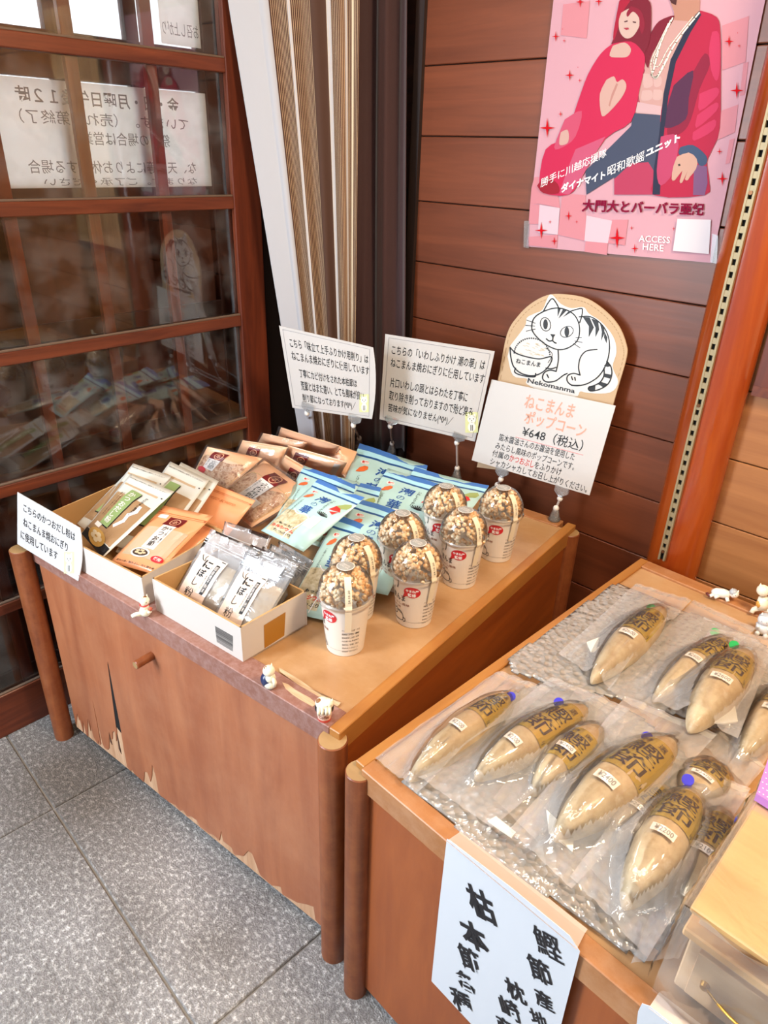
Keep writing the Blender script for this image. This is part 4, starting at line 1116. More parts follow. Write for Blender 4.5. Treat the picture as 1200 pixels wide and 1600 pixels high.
def skew_box(S, corners):
    """sub-surface of S whose unit square maps to the uv quad corners (BL,BR,TR,TL)"""
    (a, b2, c, d) = corners
    def S2(u, v, off=0.0):
        x = a[0] * (1 - u) * (1 - v) + b2[0] * u * (1 - v) + c[0] * u * v + d[0] * (1 - u) * v
        y = a[1] * (1 - u) * (1 - v) + b2[1] * u * (1 - v) + c[1] * u * v + d[1] * (1 - u) * v
        return S(x, y, off)
    return S2
M_flake = speckle('bonito_flakes', ['#9c6a4c', '#c99c7c', '#e3c4a8', '#b07a5c'], 55, 0.45, 1.0, 0.5, poss=[0.34, 0.44, 0.54, 0.66], detail=3)
M_flake_pale = speckle('sardine_flakes', ['#a89468', '#cfc19c', '#e6dcc2'], 70, 0.5, 0.8, 0.5, detail=4)
M_powder = plain('powder_brown', '#a98560', 0.35, coat=0.5, bump=0.25, bscale=40)
M_powder2 = plain('powder_beige', '#c6b294', 0.3, coat=0.6, bump=0.4, bscale=25)
M_peach = plain('peach_paper', '#fdc9a0', 0.35, coat=0.35, bump=0.1, bscale=14)
M_orange = plain('orange_zip_plastic', '#f2a877', 0.32, coat=0.4, bump=0.15, bscale=20)
M_maroon = plain('label_maroon', '#70191a', 0.4)
M_lblwhite = plain('label_white', '#ece4df', 0.4)
M_film = film('packet_film', '#f6f2f0', 0.05, 0.06, 0.12, 0.5, 18)
M_film_milk = film('zip_bag_film', '#fafaff', 0.20, 0.10, 0.13, 0.7, 20)
M_white_zip = plain('white_zip_plastic', '#dcdad2', 0.3, coat=0.4, bump=0.2, bscale=18)
M_green = plain('label_green', '#8fa76b', 0.4)
M_seal = plain('seal_red', '#cc2431', 0.35, coat=0.3)
M_gold_lbl = None

def emblem(mb, S, cu, cv, r, asp, off):
    ring = [(cu + r * math.cos(t), cv + r / asp * math.sin(t)) for t in [2 * math.pi * k / 14 for k in range(15)]]
    put_line(mb, S, ring, r * 0.18, off, asp=asp)
    put_text(mb, S, '本', (cu - r * 0.6, cv - r * 0.6 / asp, cu + r * 0.6, cv + r * 0.6 / asp), off)
def flake_pack(c4, label, label_box=(0.40, 0.72, 0.62, 0.90), full=True, seed=0, sticker=None, amp=0.012):
    root, S = pack('flake_packet', c4, amp, label, 'packet', 'peach packets of bonito flakes', M_peach, vh=0.95, seed=seed, wr=0.0008)
    a = S.asp
    u0, v0, u1, v1 = label_box
    if full:
        def win(mb):
            pts = []
            for (cx, cy, q0) in ((0.88, 0.60, 0), (0.12, 0.60, 1), (0.12, 0.10, 2), (0.88, 0.10, 3)):
                for k in range(6):
                    t = (q0 + k / 5) * math.pi / 2
                    pts.append((cx + 0.07 * math.cos(t), cy + (0.12 if q0 < 2 else 0.06) * math.sin(t)))
            N2 = 8; cu_, cv_ = 0.5, 0.35
            vs = [S(cu_, cv_, 0.001)]
            for r_ in range(1, N2 + 1):
                for p_ in pts: vs.append(S(cu_ + (p_[0] - cu_) * r_ / N2, cv_ + (p_[1] - cv_) * r_ / N2, 0.0012 + (0.0012 * random.random() if r_ < N2 else 0)))
            m_ = len(pts); fs = [(0, 1 + i, 1 + (i + 1) % m_) for i in range(m_)]
            for r_ in range(N2 - 1):
                fs += [(1 + r_ * m_ + i, 1 + (r_ + 1) * m_ + i, 1 + (r_ + 1) * m_ + (i + 1) % m_, 1 + r_ * m_ + (i + 1) % m_) for i in range(m_)]
            mb.add(vs, fs)
        w = part(root, 'flakes', M_flake, win); tag(w, kind='stuff')
        part(root, 'window_edge', plain('print_gold_line', '#e2c08a', 0.4), lambda mb: put_line(mb, S, [(0.05, 0.10), (0.05, 0.60), (0.09, 0.69), (0.2, 0.725), (0.8, 0.725), (0.91, 0.69), (0.95, 0.60), (0.95, 0.10)], 0.012, 0.0024, asp=a))
        vb = 0.25
        lw = part(root, 'paper_strip', M_lblwhite, lambda mb: put_patch(mb, S, (u0, vb, u1 - 0.02, v0), 0.0032))
        part(lw, 'lettering', M_text, lambda mb: (put_text(mb, S, 'ふりかけ用削り', (u0 + 0.09, vb + 0.03, u1 - 0.05, v0 - 0.03), 0.0036, 0.01, vert=True),
                                                    put_text(mb, S, '味立て上手', (u0 + 0.015, vb + 0.10, u0 + 0.06, v0 - 0.03), 0.0036, 0, vert=True)))
        part(root, 'round_seal', M_seal, lambda mb: put_poly(mb, S, disc(0.20, 0.16, 0.12, 0.075 / a), 0.0034))
    lb = part(root, 'maroon_label', M_maroon, lambda mb: put_patch(mb, S, label_box, 0.0034))
    part(lb, 'emblem', plain('print_peach', '#e3ae8c', 0.4), lambda mb: emblem(mb, S, (u0 + u1) / 2 + 0.02, (v0 + v1) / 2, (u1 - u0) * 0.27, a, 0.0038))
    if sticker:
        part(root, 'price_sticker', M_lblwhite, lambda mb: put_patch(mb, S, sticker, 0.0045))
    # clear outer envelope, a little larger than the paper
    cx = sum(p[0] for p in c4) / 4; cy = sum(p[1] for p in c4) / 4
    fp = [P(cx + (p[0] - cx) * 1.09, cy + (p[1] - cy) * 1.09, p[2]) for p in c4]
    Sf = quad_surface(*fp, bulge=lambda u, v: (1 - abs(2 * u - 1) ** 5) * (1 - abs(2 * v - 1) ** 5) + 0.12 * noise.noise(Vector((u * 6 + seed, v * 6, seed * 1.7))), amp=amp + 0.005)
    def f(mb):
        put_patch(mb, Sf, (0, 0, 1, 1), 0.0, (18, 18))
    o = part(root, 'clear_envelope', M_film, f); o.data.polygons.foreach_set('use_smooth', [True] * len(o.data.polygons))
    return root
G = 'peach packets of bonito flakes'
flake_pack([(488,694+6,.69),(540,748,.665),(558,706,.72),(500,686,.755)], 'half hidden peach flake packet, rearmost against the blue packets', full=False, seed=9)
flake_pack([(432,688,.70),(520,712,.70),(531,697,.765),(439,668,.77)], 'peach flake packet at the very back, nearest the curtain foot', (0.15, 0.35, 0.42, 0.72), False, 1)
flake_pack([(402,694,.69),(465,712,.69),(480,692,.755),(411,677,.755)], 'peach flake packet second from the back of the left pile', (0.72, 0.1, 0.98, 0.3), False, 2)
flake_pack([(367,715,.67),(434,735,.67),(449,699,.74),(379,688,.74)], 'peach flake packet third from the front of the left pile', (0.24, 0.40, 0.50, 0.80), False, 3)
flake_pack([(440,722,.67),(530,745,.66),(543,722,.725),(450,696,.74)], 'peach flake packet with a price sticker, right of the back pile', (0.17, 0.40, 0.40, 0.86), False, 4, sticker=(0.83, 0.15, 0.93, 0.85))
flake_pack([(425,745,.65),(480,770,.65),(490,738,.71),(446,711,.73)], 'peach flake packet tucked under the blue packets, only its label showing', (0.40, 0.28, 0.75, 0.78), False, 5)
flake_pack([(305,734,.65),(354,766,.645),(410,716,.72),(324,698,.735)], 'upright peach flake packet leaning at the far left by the door rail', (0.20, 0.62, 0.48, 0.88), True, 6)
flake_pack([(337,776,.645),(393,824,.64),(484,769,.70),(413,719,.73)], 'large front peach flake packet showing flakes and a price tag', (0.34, 0.70, 0.64, 0.92), True, 7, sticker=(0.63, 0.22, 0.77, 0.36))

def orange_pack(c4, label, full, seed):
    root, S = pack('orange_sachet', c4, 0.010, label, 'packet', 'orange zip sachets in the left tray', M_orange, vh=0.82, seed=seed)
    part(root, 'zip_line', plain('zip_dark_orange', '#d3713a', 0.4), lambda mb: (put_patch(mb, S, (0, 0.885, 1, 0.895), 0.001, (14, 1)), put_patch(mb, S, (0, 0.86, 1, 0.866), 0.001, (14, 1))))
    part(root, 'tear_notch', M_brown_ink, lambda mb: (put_poly(mb, S, disc(0.02, 0.93, 0.02, 0.008, 8), 0.0012), put_poly(mb, S, disc(0.97, 0.875, 0.02, 0.008, 8), 0.0012)))
    if full:
        part(root, 'clear_window', M_powder2, lambda mb: put_patch(mb, S, (0.10, 0.14, 0.93, 0.62), 0.0008, (10, 10)))
        lb = part(root, 'maroon_label', M_maroon, lambda mb: put_patch(mb, S, (0.32, 0.68, 0.66, 0.84), 0.0015))
        part(lb, 'emblem', plain('print_peach', '#e3ae8c', 0.4), lambda mb: emblem(mb, S, 0.50, 0.76, 0.09, S.asp, 0.002))
        lw = part(root, 'paper_strip', M_lblwhite, lambda mb: put_patch(mb, S, (0.36, 0.28, 0.62, 0.68), 0.0013))
        part(lw, 'lettering', M_text, lambda mb: (put_text(mb, S, 'かつお節', (0.42, 0.31, 0.54, 0.65), 0.0019, 0.015, vert=True), put_text(mb, S, '味と香り豊か', (0.56, 0.38, 0.60, 0.64), 0.0019, 0, vert=True)))
        bw = part(root, 'bowl_print', plain('print_bowl', '#4a3a30', 0.4), lambda mb: put_poly(mb, S, disc(0.44, 0.20, 0.17, 0.062), 0.0016))
        part(bw, 'bowl_rim_print', M_lblwhite, lambda mb: put_line(mb, S, disc(0.44, 0.20, 0.17, 0.062, 20) + [(0.61, 0.20)], 0.03, 0.0019, asp=S.asp))
        part(bw, 'flake_print', plain('print_flake', '#e0c29c', 0.5), lambda mb: [put_poly(mb, S, disc(0.44 + 0.07 * math.cos(t), 0.205 + 0.026 * math.sin(t), 0.05, 0.016, 5, t), 0.002 + 0.0002 * k) for k, t in enumerate((0, 1.3, 2.6, 3.9, 5.1))])
        sl = part(root, 'round_seal', M_seal, lambda mb: put_poly(mb, S, disc(0.83, 0.17, 0.12, 0.045), 0.0018))
        part(sl, 'lettering', M_lblwhite, lambda mb: put_text(mb, S, '使用', (0.76, 0.15, 0.90, 0.195), 0.0022, 0.02))
        part(root, 'lettering', M_text, lambda mb: put_text(mb, S, '花かつお、削りぶし、だし取り用。', (0.08, 0.045, 0.92, 0.07), 0.0012, 0.01))
        part(root, 'price_sticker', M_lblwhite, lambda mb: put_patch(mb, S, (0.08, 0.80, 0.26, 0.86), 0.0012, (3, 2)))
    else:
        part(root, 'lettering', plain('print_orange_dark', '#c8763f', 0.5), lambda mb: put_text(mb, S, 'DRIED BONITO', (0.15, 0.70, 0.75, 0.76), 0.001))
    return root
orange_pack([(262,812,.64),(352,842,.64),(399,782,.715),(337,757,.725)], 'orange zip sachet with blank top, furthest right behind the tray edge', False, 1)
orange_pack([(228,868,.632),(272,888,.632),(340,822,.69),(300,806,.69)], 'darker orange zip sachet lying beneath the labelled one', False, 2)
orange_pack([(172,878,.655),(243,898,.655),(333,806,.715),(256,790,.725)], 'front orange zip sachet with maroon label and bowl picture', True, 3)

def white_pack(c4, label, full, seed):
    root, S = pack('white_sachet', c4, 0.009, label, 'packet', 'white zip sachets in the left tray', M_white_zip, vh=0.85, seed=seed)
    part(root, 'powder', M_powder, lambda mb: put_patch(mb, S, (0.06, 0.12, 0.94, 0.70), 0.0008, (12, 12)))
    part(root, 'zip_band', plain('print_tan_band', '#c2a685', 0.5), lambda mb: put_patch(mb, S, (0.05, 0.835, 0.85, 0.86), 0.001, (12, 1)))
    part(root, 'tear_mark', M_text, lambda mb: (put_poly(mb, S, disc(0.93, 0.86, 0.02, 0.008, 8), 0.001), put_text(mb, S, '開封後は冷暗所に保存してください', (0.05, 0.94, 0.9, 0.955), 0.001)))
    g_ = part(root, 'green_label', M_green, lambda mb: put_patch(mb, S, (0.30, 0.25, 0.56, 0.80), 0.0018, (6, 12)))
    part(g_, 'label_shadow_edge', M_text, lambda mb: (put_patch(mb, S, (0.56, 0.26, 0.585, 0.79), 0.0018, (1, 12)), put_patch(mb, S, (0.28, 0.235, 0.57, 0.25), 0.0018, (6, 1))))
    if full:
        part(g_, 'lettering', M_lblwhite, lambda mb: put_text(mb, S, 'かつおだし粉', (0.35, 0.29, 0.50, 0.77), 0.0024, 0.02, vert=True))
        part(root, 'lettering', M_text, lambda mb: (put_text(mb, S, '削りたての香りと旨みを', (0.17, 0.34, 0.21, 0.72), 0.0016, vert=True), put_text(mb, S, 'そのまま粉末にしました', (0.23, 0.34, 0.27, 0.72), 0.0016, vert=True), put_text(mb, S, '使いやすい粉末だし', (0.70, 0.50, 0.76, 0.78), 0.0016, 0.02, vert=True)))
        part(root, 'brush_mark', M_white_ink, lambda mb: put_line(mb, S, [(0.66, 0.32), (0.74, 0.42), (0.72, 0.50), (0.80, 0.58), (0.78, 0.64)], 0.07, 0.0014, asp=S.asp))
        part(root, 'dark_base', plain('print_black_base', '#17171a', 0.3, coat=0.5), lambda mb: put_patch(mb, S, (0.03, 0.0, 0.97, 0.11), 0.0010, (12, 3)))
        bw = part(root, 'bowl_print', plain('print_soup', '#c49a52', 0.4), lambda mb: put_poly(mb, S, disc(0.50, 0.10, 0.30, 0.085), 0.0026))
        part(bw, 'topping_print', plain('print_cream2', '#e6d6b8', 0.5), lambda mb: [put_poly(mb, S, disc(0.50 + 0.13 * math.cos(t), 0.105 + 0.03 * math.sin(t), 0.09, 0.024, 7, t), 0.003 + 0.0002 * k) for k, t in enumerate((0, 1.2, 2.4, 3.7, 5.0))])
        part(root, 'price_sticker', M_lblwhite, lambda mb: put_patch(mb, S, (0.22, 0.19, 0.40, 0.245), 0.0022, (2, 2)))
white_pack([(190,850,.65),(262,872,.65),(342,752,.745),(283,722,.755)], 'white zip sachet at the back right of the tray', False, 1)
white_pack([(172,850,.66),(240,872,.66),(327,750,.75),(266,721,.76)], 'white zip sachet with green label, right of the front one', False, 2)
white_pack([(180,862,.645),(236,880,.645),(300,766,.72),(262,742,.73)], 'white zip sachet lying lower between the two white stacks', False, 3)
white_pack([(120,818,.66),(150,840,.65),(262,745,.735),(200,736,.74)], 'leftmost white zip sachet, only its long edge showing', False, 4)
white_pack([(134,822,.66),(168,850,.66),(268,744,.75),(208,724,.757)], 'white zip sachet directly behind the front one, blank top showing', False, 5)
white_pack([(127,833,.675),(160,872,.665),(272,768,.757),(204,740,.765)], 'front white zip sachet with green label and soup picture', True, 6)

# ---- blue packets
M_bluebody = plain('blue_pack_body', '#b4d6d2', 0.35, coat=0.35, bump=0.12, bscale=16)
M_bluelight = plain('blue_pack_light', '#a9dbe8', 0.35, coat=0.3)
M_bluedeep = plain('blue_pack_deep', '#3f6fb4', 0.4, bump=0.2, bscale=40)
M_navy = plain('blue_pack_navy', '#1f4c86', 0.4)
M_calli = plain('brush_blue', '#1d4f9c', 0.4)
M_carrot = plain('print_carrot', '#dd6a33', 0.4); M_veg = plain('print_green_veg', '#9aa862', 0.4)
def blue_pack(c4, label, seed, amp=0.011, curl=0.003):
    root, S = pack('blue_packet', c4, amp, label, 'packet', 'light blue packets of sardine flakes', M_bluebody, vh=0.86, seed=seed, curl=curl, wr=0.0016)
    part(root, 'header_band', M_bluedeep, lambda mb: put_patch(mb, S, (0, 0.94, 1, 1.0), 0.0007, (16, 2)))
    part(root, 'zip_strip', M_bluelight, lambda mb: put_patch(mb, S, (0, 0.885, 1, 0.94), 0.0006, (16, 2)))
    part(root, 'navy_line', M_navy, lambda mb: put_patch(mb, S, (0, 0.862, 1, 0.885), 0.0007, (16, 1)))
    st = part(root, 'red_stamp', M_lblwhite, lambda mb: put_poly(mb, S, disc(0.17, 0.80, 0.065, 0.028, 10), 0.0009))
    part(st, 'lettering', M_red_ink, lambda mb: put_text(mb, S, '鰯', (0.125, 0.782, 0.215, 0.82), 0.0013, 0.03))
    part(root, 'fish_print', M_carrot, lambda mb: put_poly(mb, S, [(0.10, 0.66), (0.13, 0.715), (0.19, 0.755), (0.24, 0.75), (0.25, 0.71), (0.21, 0.675), (0.15, 0.66)], 0.0009))
    part(root, 'brush_lettering', M_calli, lambda mb: (put_text(mb, S, '潮', (0.36, 0.66, 0.56, 0.79), 0.0011, 0.02, italic=0.1), put_text(mb, S, 'の', (0.38, 0.58, 0.50, 0.635), 0.0011, -0.005), put_text(mb, S, '華', (0.30, 0.43, 0.50, 0.56), 0.0011, 0.015)))
    part(root, 'lettering', M_text, lambda mb: (put_text(mb, S, 'いわしふりかけ', (0.62, 0.52, 0.67, 0.79), 0.0011, 0.01, vert=True), put_text(mb, S, 'ごはんにおにぎりに', (0.15, 0.35, 0.19, 0.62), 0.0011, vert=True)))
    vg = part(root, 'vegetable_print', M_veg, lambda mb: put_poly(mb, S, [(0.78, 0.72), (0.84, 0.80), (0.93, 0.84), (0.97, 0.80), (0.95, 0.74), (0.86, 0.70)], 0.0009))
    part(vg, 'red_vegetable_print', M_red_ink, lambda mb: (put_poly(mb, S, [(0.74, 0.62), (0.78, 0.72), (0.87, 0.71), (0.92, 0.66)], 0.0012), put_poly(mb, S, [(0.78, 0.60), (0.90, 0.65), (0.86, 0.58)], 0.0014)))
    part(root, 'fan_print', M_text, lambda mb: [put_line(mb, S, [(0.74, 0.50), (0.74 + 0.10 * math.cos(t), 0.50 + 0.055 * math.sin(t))], 0.014, 0.0011, asp=S.asp) for t in [0.3 + 0.36 * k for k in range(8)]])
    part(root, 'paper_strip', M_lblwhite, lambda mb: put_patch(mb, S, (0.62, 0.28, 0.80, 0.46), 0.001, (3, 6)))
    part(root, 'flakes', M_flake_pale, lambda mb: put_patch(mb, S, (0.05, 0.05, 0.60, 0.42), 0.0006, (12, 10)))['kind'] = 'stuff'
    part(root, 'white_wave_print', M_white_ink, lambda mb: (put_line(mb, S, bez([(0.22, 0.44), (0.34, 0.40), (0.48, 0.43), (0.60, 0.40)], 5), 0.02, 0.0012, asp=S.asp), put_line(mb, S, bez([(0.60, 0.40), (0.58, 0.25), (0.50, 0.12), (0.46, 0.03)], 5), 0.02, 0.0012, asp=S.asp)))
    part(root, 'red_lettering', M_red_ink, lambda mb: put_text(mb, S, 'カルシウム', (0.10, 0.115, 0.62, 0.155), 0.0012, 0.04))
    part(root, 'small_lettering', M_text, lambda mb: (put_text(mb, S, 'もっと！', (0.2, 0.175, 0.55, 0.205), 0.0012, 0.03), put_text(mb, S, 'たっぷり', (0.2, 0.07, 0.6, 0.10), 0.0012, 0.02)))
    return root
blue_pack([(505,830,.63),(640,860,.63),(668,727,.70),(562,694,.72)], 'rearmost light blue packet under the middle sign', 1)
blue_pack([(590,838,.632),(702,842,.632),(764,760,.69),(648,731,.71)], 'light blue packet reaching furthest right, behind the popcorn cups', 2)
blue_pack([(450,840,.64),(560,872,.64),(596,764,.71),(520,742,.715)], 'light blue packet mostly covered, between the crossed headers', 3)
blue_pack([(540,838,.65),(652,858,.648),(704,764,.715),(606,731,.725)], 'light blue packet right of centre with full blue header', 4)
blue_pack([(425,820,.655),(500,845,.65),(560,760,.735),(475,727,.73)], 'left light blue packet, its header crossed by the front packet', 5)
blue_pack([(490,905,.645),(606,930,.645),(666,814,.70),(556,778,.705)], 'light blue packet behind the two middle popcorn cups', 6)
blue_pack([(445,955,.628),(520,972,.628),(606,832,.69),(527,806,.70)], 'lower light blue packet standing half behind the zip bag tray', 7)
blue_pack([(408,829,.67),(474,862,.665),(570,778,.755),(498,750,.755)], 'front light blue packet with big blue brush lettering', 8, amp=0.013)

# ---- clear zip bags with fish powder in the front tray
def zip_bag(c4, label, seed, show=True):
    root, S = pack('zip_bag', c4, 0.008, label, 'packet', 'clear zip bags in the front tray', M_film_milk, vh=0.72, seed=seed, curl=0.003, wr=0.002)
    def pw(mb):
        put_patch(mb, lambda u, v, o: S(u, v, -0.0035 + o), (0.05, 0.03, 0.95, 0.64), 0.0, (12, 12))
    part(root, 'powder', M_powder2, pw)
    part(root, 'zip_seal', film('zip_seal', '#ffffff', 0.55, 0.3, 0.15, 0.3), lambda mb: (put_patch(mb, S, (0, 0.80, 1, 0.815), 0.0012, (14, 1)), put_patch(mb, S, (0, 0.84, 1, 0.85), 0.0012, (14, 1))))
    if show:
        lb = part(root, 'pink_label', plain('label_pale_pink', '#eed9cc', 0.25, coat=0.6), lambda mb: put_patch(mb, S, (0.08, 0.04, 0.62, 0.68), 0.0012, (8, 10)))
        part(lb, 'brush_lettering', M_text, lambda mb: (put_text(mb, S, 'に', (0.26, 0.50, 0.42, 0.61), 0.0018, 0.03), put_text(mb, S, 'ぼ', (0.25, 0.37, 0.40, 0.48), 0.0018, 0.03), put_text(mb, S, 'し', (0.25, 0.24, 0.36, 0.35), 0.0018, -0.002), put_text(mb, S, '粉', (0.20, 0.08, 0.38, 0.20), 0.0018, -0.005)))
        bb = part(lb, 'black_strip', M_text, lambda mb: (put_patch(mb, S, (0.49, 0.17, 0.56, 0.60), 0.0018, (1, 6)), put_patch(mb, S, (0.52, 0.655, 0.60, 0.668), 0.0018, (1, 1))))
        part(lb, 'strip_lettering', M_lblwhite, lambda mb: put_text(mb, S, '国産煮干粉末', (0.50, 0.20, 0.55, 0.58), 0.0024, 0.0, vert=True))
        part(lb, 'small_lettering', M_text, lambda mb: put_text(mb, S, 'みそ汁・煮物の旨みに', (0.435, 0.24, 0.46, 0.55), 0.0018, 0.0, vert=True))
        part(lb, 'fish_sketch', M_text, lambda mb: (put_line(mb, S, bez([(0.14, 0.65), (0.18, 0.60), (0.24, 0.58)], 4), 0.012, 0.0018, asp=S.asp), put_line(mb, S, bez([(0.24, 0.66), (0.22, 0.62), (0.26, 0.585)], 4), 0.012, 0.0018, asp=S.asp)))
    return root
zip_bag([(318,946,.635),(352,985,.632),(425,838,.755),(352,815,.76)], 'clear zip bag behind the leftmost labelled one', 1, False)
for k in range(5):
    dx, dy = 14 * (4 - k), -6 * (4 - k)
    zip_bag([(352 + dx, 958 + dy, .64), (392 + dx * 1.02, 972 + dy, .635), (448 + dx * 0.75, 888 + dy * 0.45, .748), (385 + dx * 0.9, 862 + dy * 0.7, .753)],
            ['rearmost clear zip bag against the blue packets', 'second rearmost clear zip bag in the tray', 'clear zip bag in the middle of the row', 'clear zip bag second behind the front right one', 'clear zip bag just behind the front right one'][k], 10 + k, False)
zip_bag([(270,930,.645),(340,966,.642),(408,862,.755),(330,826,.765)], 'front left clear zip bag with pale pink fish powder label', 3)
zip_bag([(330,966,.645),(402,996,.642),(470,882,.75),(392,850,.76)], 'front right clear zip bag with pale pink fish powder label', 4)
# ================================================================== POPCORN CUPS
M_cup = plain('paper_cup', '#e6ddd2', 0.45, coat=0.2)
M_lid = film('clear_lid', '#ffffff', 0.03, 0.05, 0.04, 0.5, 30)
M_cap = plain('cap_grey', '#9b9a94', 0.45)
M_strip = plain('seal_cream', '#e9dcc2', 0.5)
def popmat():
    m = speckle('caramel_popcorn', ['#cc8a4e', '#efc088', '#fdeccb', '#f6d9ad'], 60, 0.32, 0.5, 0.6, poss=[0.32, 0.45, 0.58, 0.72], detail=3)
    return m
M_pop = popmat()
pop_meshes = []
for k in range(5):
    random.seed(40 + k); mb = MB()
    for j in range(4):
        c = Vector((random.uniform(-1, 1), random.uniform(-1, 1), random.uniform(-1, 1))) * 0.0042
        mb.ball(c, random.uniform(0.0048, 0.0066), 8, 6, fn=lambda p: 1 + 0.22 * noise.noise(p * 2.2 + Vector((k, j, 0))))
    o = mb.build('popcorn_piece', M_pop, smooth=True); pop_meshes.append(o.data); bpy.data.objects.remove(o)
CUP_H, R0, R1 = 0.118, 0.0375, 0.049
def cup_surface(c, rz):
    # u in degrees/90 around the cup (0 = facing rz), v 0..1 up the wall
    def S(u, v, off=0.0):
        t = rz + u * math.pi / 2; r_ = R0 + (R1 - R0) * v + off
        return Vector((c.x + r_ * math.cos(t), c.y + r_ * math.sin(t), c.z + CUP_H * v))
    S.asp = CUP_H / (0.043 * math.pi / 2); S.n = None
    return S
def dome_r(v):   # v 0..1 from lid rim to top
    return 0.0535 * math.cos(v * math.pi / 2) ** 0.72
def popcorn_cup(i, px, py, yaw, label):
    q = P(px, py, 0.79); c = Vector((q.x, q.y, 0.6167))
    root = empty('popcorn_cup', c); tag(root, label, 'cup', 'popcorn cups')
    tocam = math.atan2(-c.y, -c.x)
    rz = tocam + yaw
    mb = MB()
    prof = [(0.0, 0.004), (R0 - 0.003, 0.004), (R0 - 0.0015, 0.0), (R0, 0.001), (R1, CUP_H), (R1 + 0.0022, CUP_H + 0.001), (R1 + 0.0022, CUP_H + 0.003), (R1 - 0.001, CUP_H + 0.003), (R1 - 0.0025, CUP_H - 0.02), (0.0, CUP_H - 0.022)]
    mb.lathe(prof, (0, 0, 0), 36); o = mb.build('paper_cup', M_cup, root); smooth_by_angle(o, 35)
    zl = CUP_H + 0.001
    prof = [(R1 + 0.0035, zl - 0.007), (R1 + 0.0045, zl - 0.002), (R1 + 0.0065, zl), (R1 + 0.0065, zl + 0.002), (R1 + 0.002, zl + 0.0035), (0.0535, zl + 0.010)]
    prof += [(0.0535 * math.cos(a) ** 0.8, zl + 0.010 + 0.056 * math.sin(a)) for a in [math.pi / 2 * k / 12 for k in range(1, 13)]]
    mb = MB().lathe(prof, (0, 0, 0), 36); mb.build('dome_lid', M_lid, root, smooth=True)
    random.seed(100 + i)
    for k in range(112):
        # packed heap inside the dome
        a = k * 2.39996 + random.uniform(-0.15, 0.15); h = (k + 0.5) / 112
        rr = 0.0470 * math.cos(h * 1.40) ** 0.55 * random.uniform(0.90, 1.0)
        z = zl + 0.002 + h * 0.056
        o = bpy.data.objects.new('popcorn_piece', pop_meshes[k % 5]); link(o, root)
        o.location = (rr * math.cos(a), rr * math.sin(a), z); o.rotation_euler = (random.random() * 6, random.random() * 6, random.random() * 6)
        s_ = random.uniform(0.68, 0.92); o.scale = (s_, s_, s_)
    S = cup_surface(c, rz)
    # printed side
    pr = part(root, 'red_badge', M_seal, lambda mb: (put_poly(mb, S, disc(-0.12, 0.80, 0.24, 0.115, 20), 0.0005), mb.add([S(-0.42, 0.64, 0.0005), S(-0.25, 0.72, 0.0005), S(-0.33, 0.80, 0.0005)], [(0, 1, 2)])))
    part(pr, 'lettering', M_white_ink, lambda mb: (put_text(mb, S, 'やまね屋', (-0.30, 0.80, 0.06, 0.86), 0.0009, 0.03), put_text(mb, S, '監修', (-0.24, 0.71, 0.0, 0.785), 0.0009, 0.03)))
    part(root, 'lettering', M_text, lambda mb: put_text(mb, S, 'ねこまんま', (-1.18, 0.57, -0.32, 0.70), 0.0005, 0.015))
    part(root, 'small_lettering', M_brown_ink, lambda mb: (put_text(mb, S, 'みたらし風味', (-0.95, 0.475, -0.18, 0.53), 0.0005, 0.008), put_text(mb, S, '醤油使用', (-0.98, 0.40, -0.50, 0.445), 0.0005, 0.008)))
    def catline(mb):
        L_ = lambda pts, w=0.022: put_line(mb, S, bez(pts, 4), w, 0.0006, asp=S.asp)
        L_([(-0.92, 0.30), (-0.88, 0.36), (-0.82, 0.33), (-0.74, 0.34), (-0.68, 0.375), (-0.66, 0.31), (-0.68, 0.25), (-0.80, 0.22), (-0.90, 0.24), (-0.92, 0.30)])
        L_([(-0.66, 0.33), (-0.50, 0.33), (-0.42, 0.26), (-0.40, 0.18), (-0.50, 0.13), (-0.85, 0.12), (-0.88, 0.18), (-0.86, 0.23)])
        L_([(-0.42, 0.20), (-0.34, 0.20), (-0.33, 0.14), (-0.40, 0.12)])
        for a_ in (-0.85, -0.75): put_poly(mb, S, disc(a_, 0.285, 0.016, 0.012, 6), 0.0006)
        put_patch(mb, S, (-1.05, 0.13, 0.75, 0.1335), 0.0005, (24, 1))
        for k in range(9): put_line(mb, S, [(-0.60 + 0.02 * k, 0.325 - 0.003 * k), (-0.62 + 0.02 * k, 0.30 - 0.003 * k)], 0.01, 0.0006, asp=S.asp)
    part(root, 'cat_print', M_text, catline)
    part(root, 'dark_label_print', M_text, lambda mb: mb.add([S(x, y, 0.0005) for x, y in ((-1.15, 0.90), (-0.72, 0.80), (-0.76, 0.74), (-1.0, 0.78), (-1.12, 0.83))], [(0, 1, 2, 3, 4)]))
    part(root, 'drip_print', plain('print_grey', '#77736c', 0.5), lambda mb: put_line(mb, S, bez([(-0.55, 0.97), (-0.56, 0.88), (-0.60, 0.82)], 4), 0.05, 0.0005, asp=S.asp))
    part(root, 'fine_print', M_text, lambda mb: [put_text(mb, S, t_, (0.25, 0.10 + 0.075 * k, 0.78, 0.135 + 0.075 * k), 0.0005) for k, t_ in enumerate(('名称 菓子（ポップコーン）', '原材料名 とうもろこし', '植物油、砂糖、醤油', '内容量 40g 常温保存', '賞味期限 上部に記載', '販売者', 'アレルギー 小麦・大豆'))])
    # seal: grey round cap sticker on top and cream strip running down
    zt = zl + 0.010
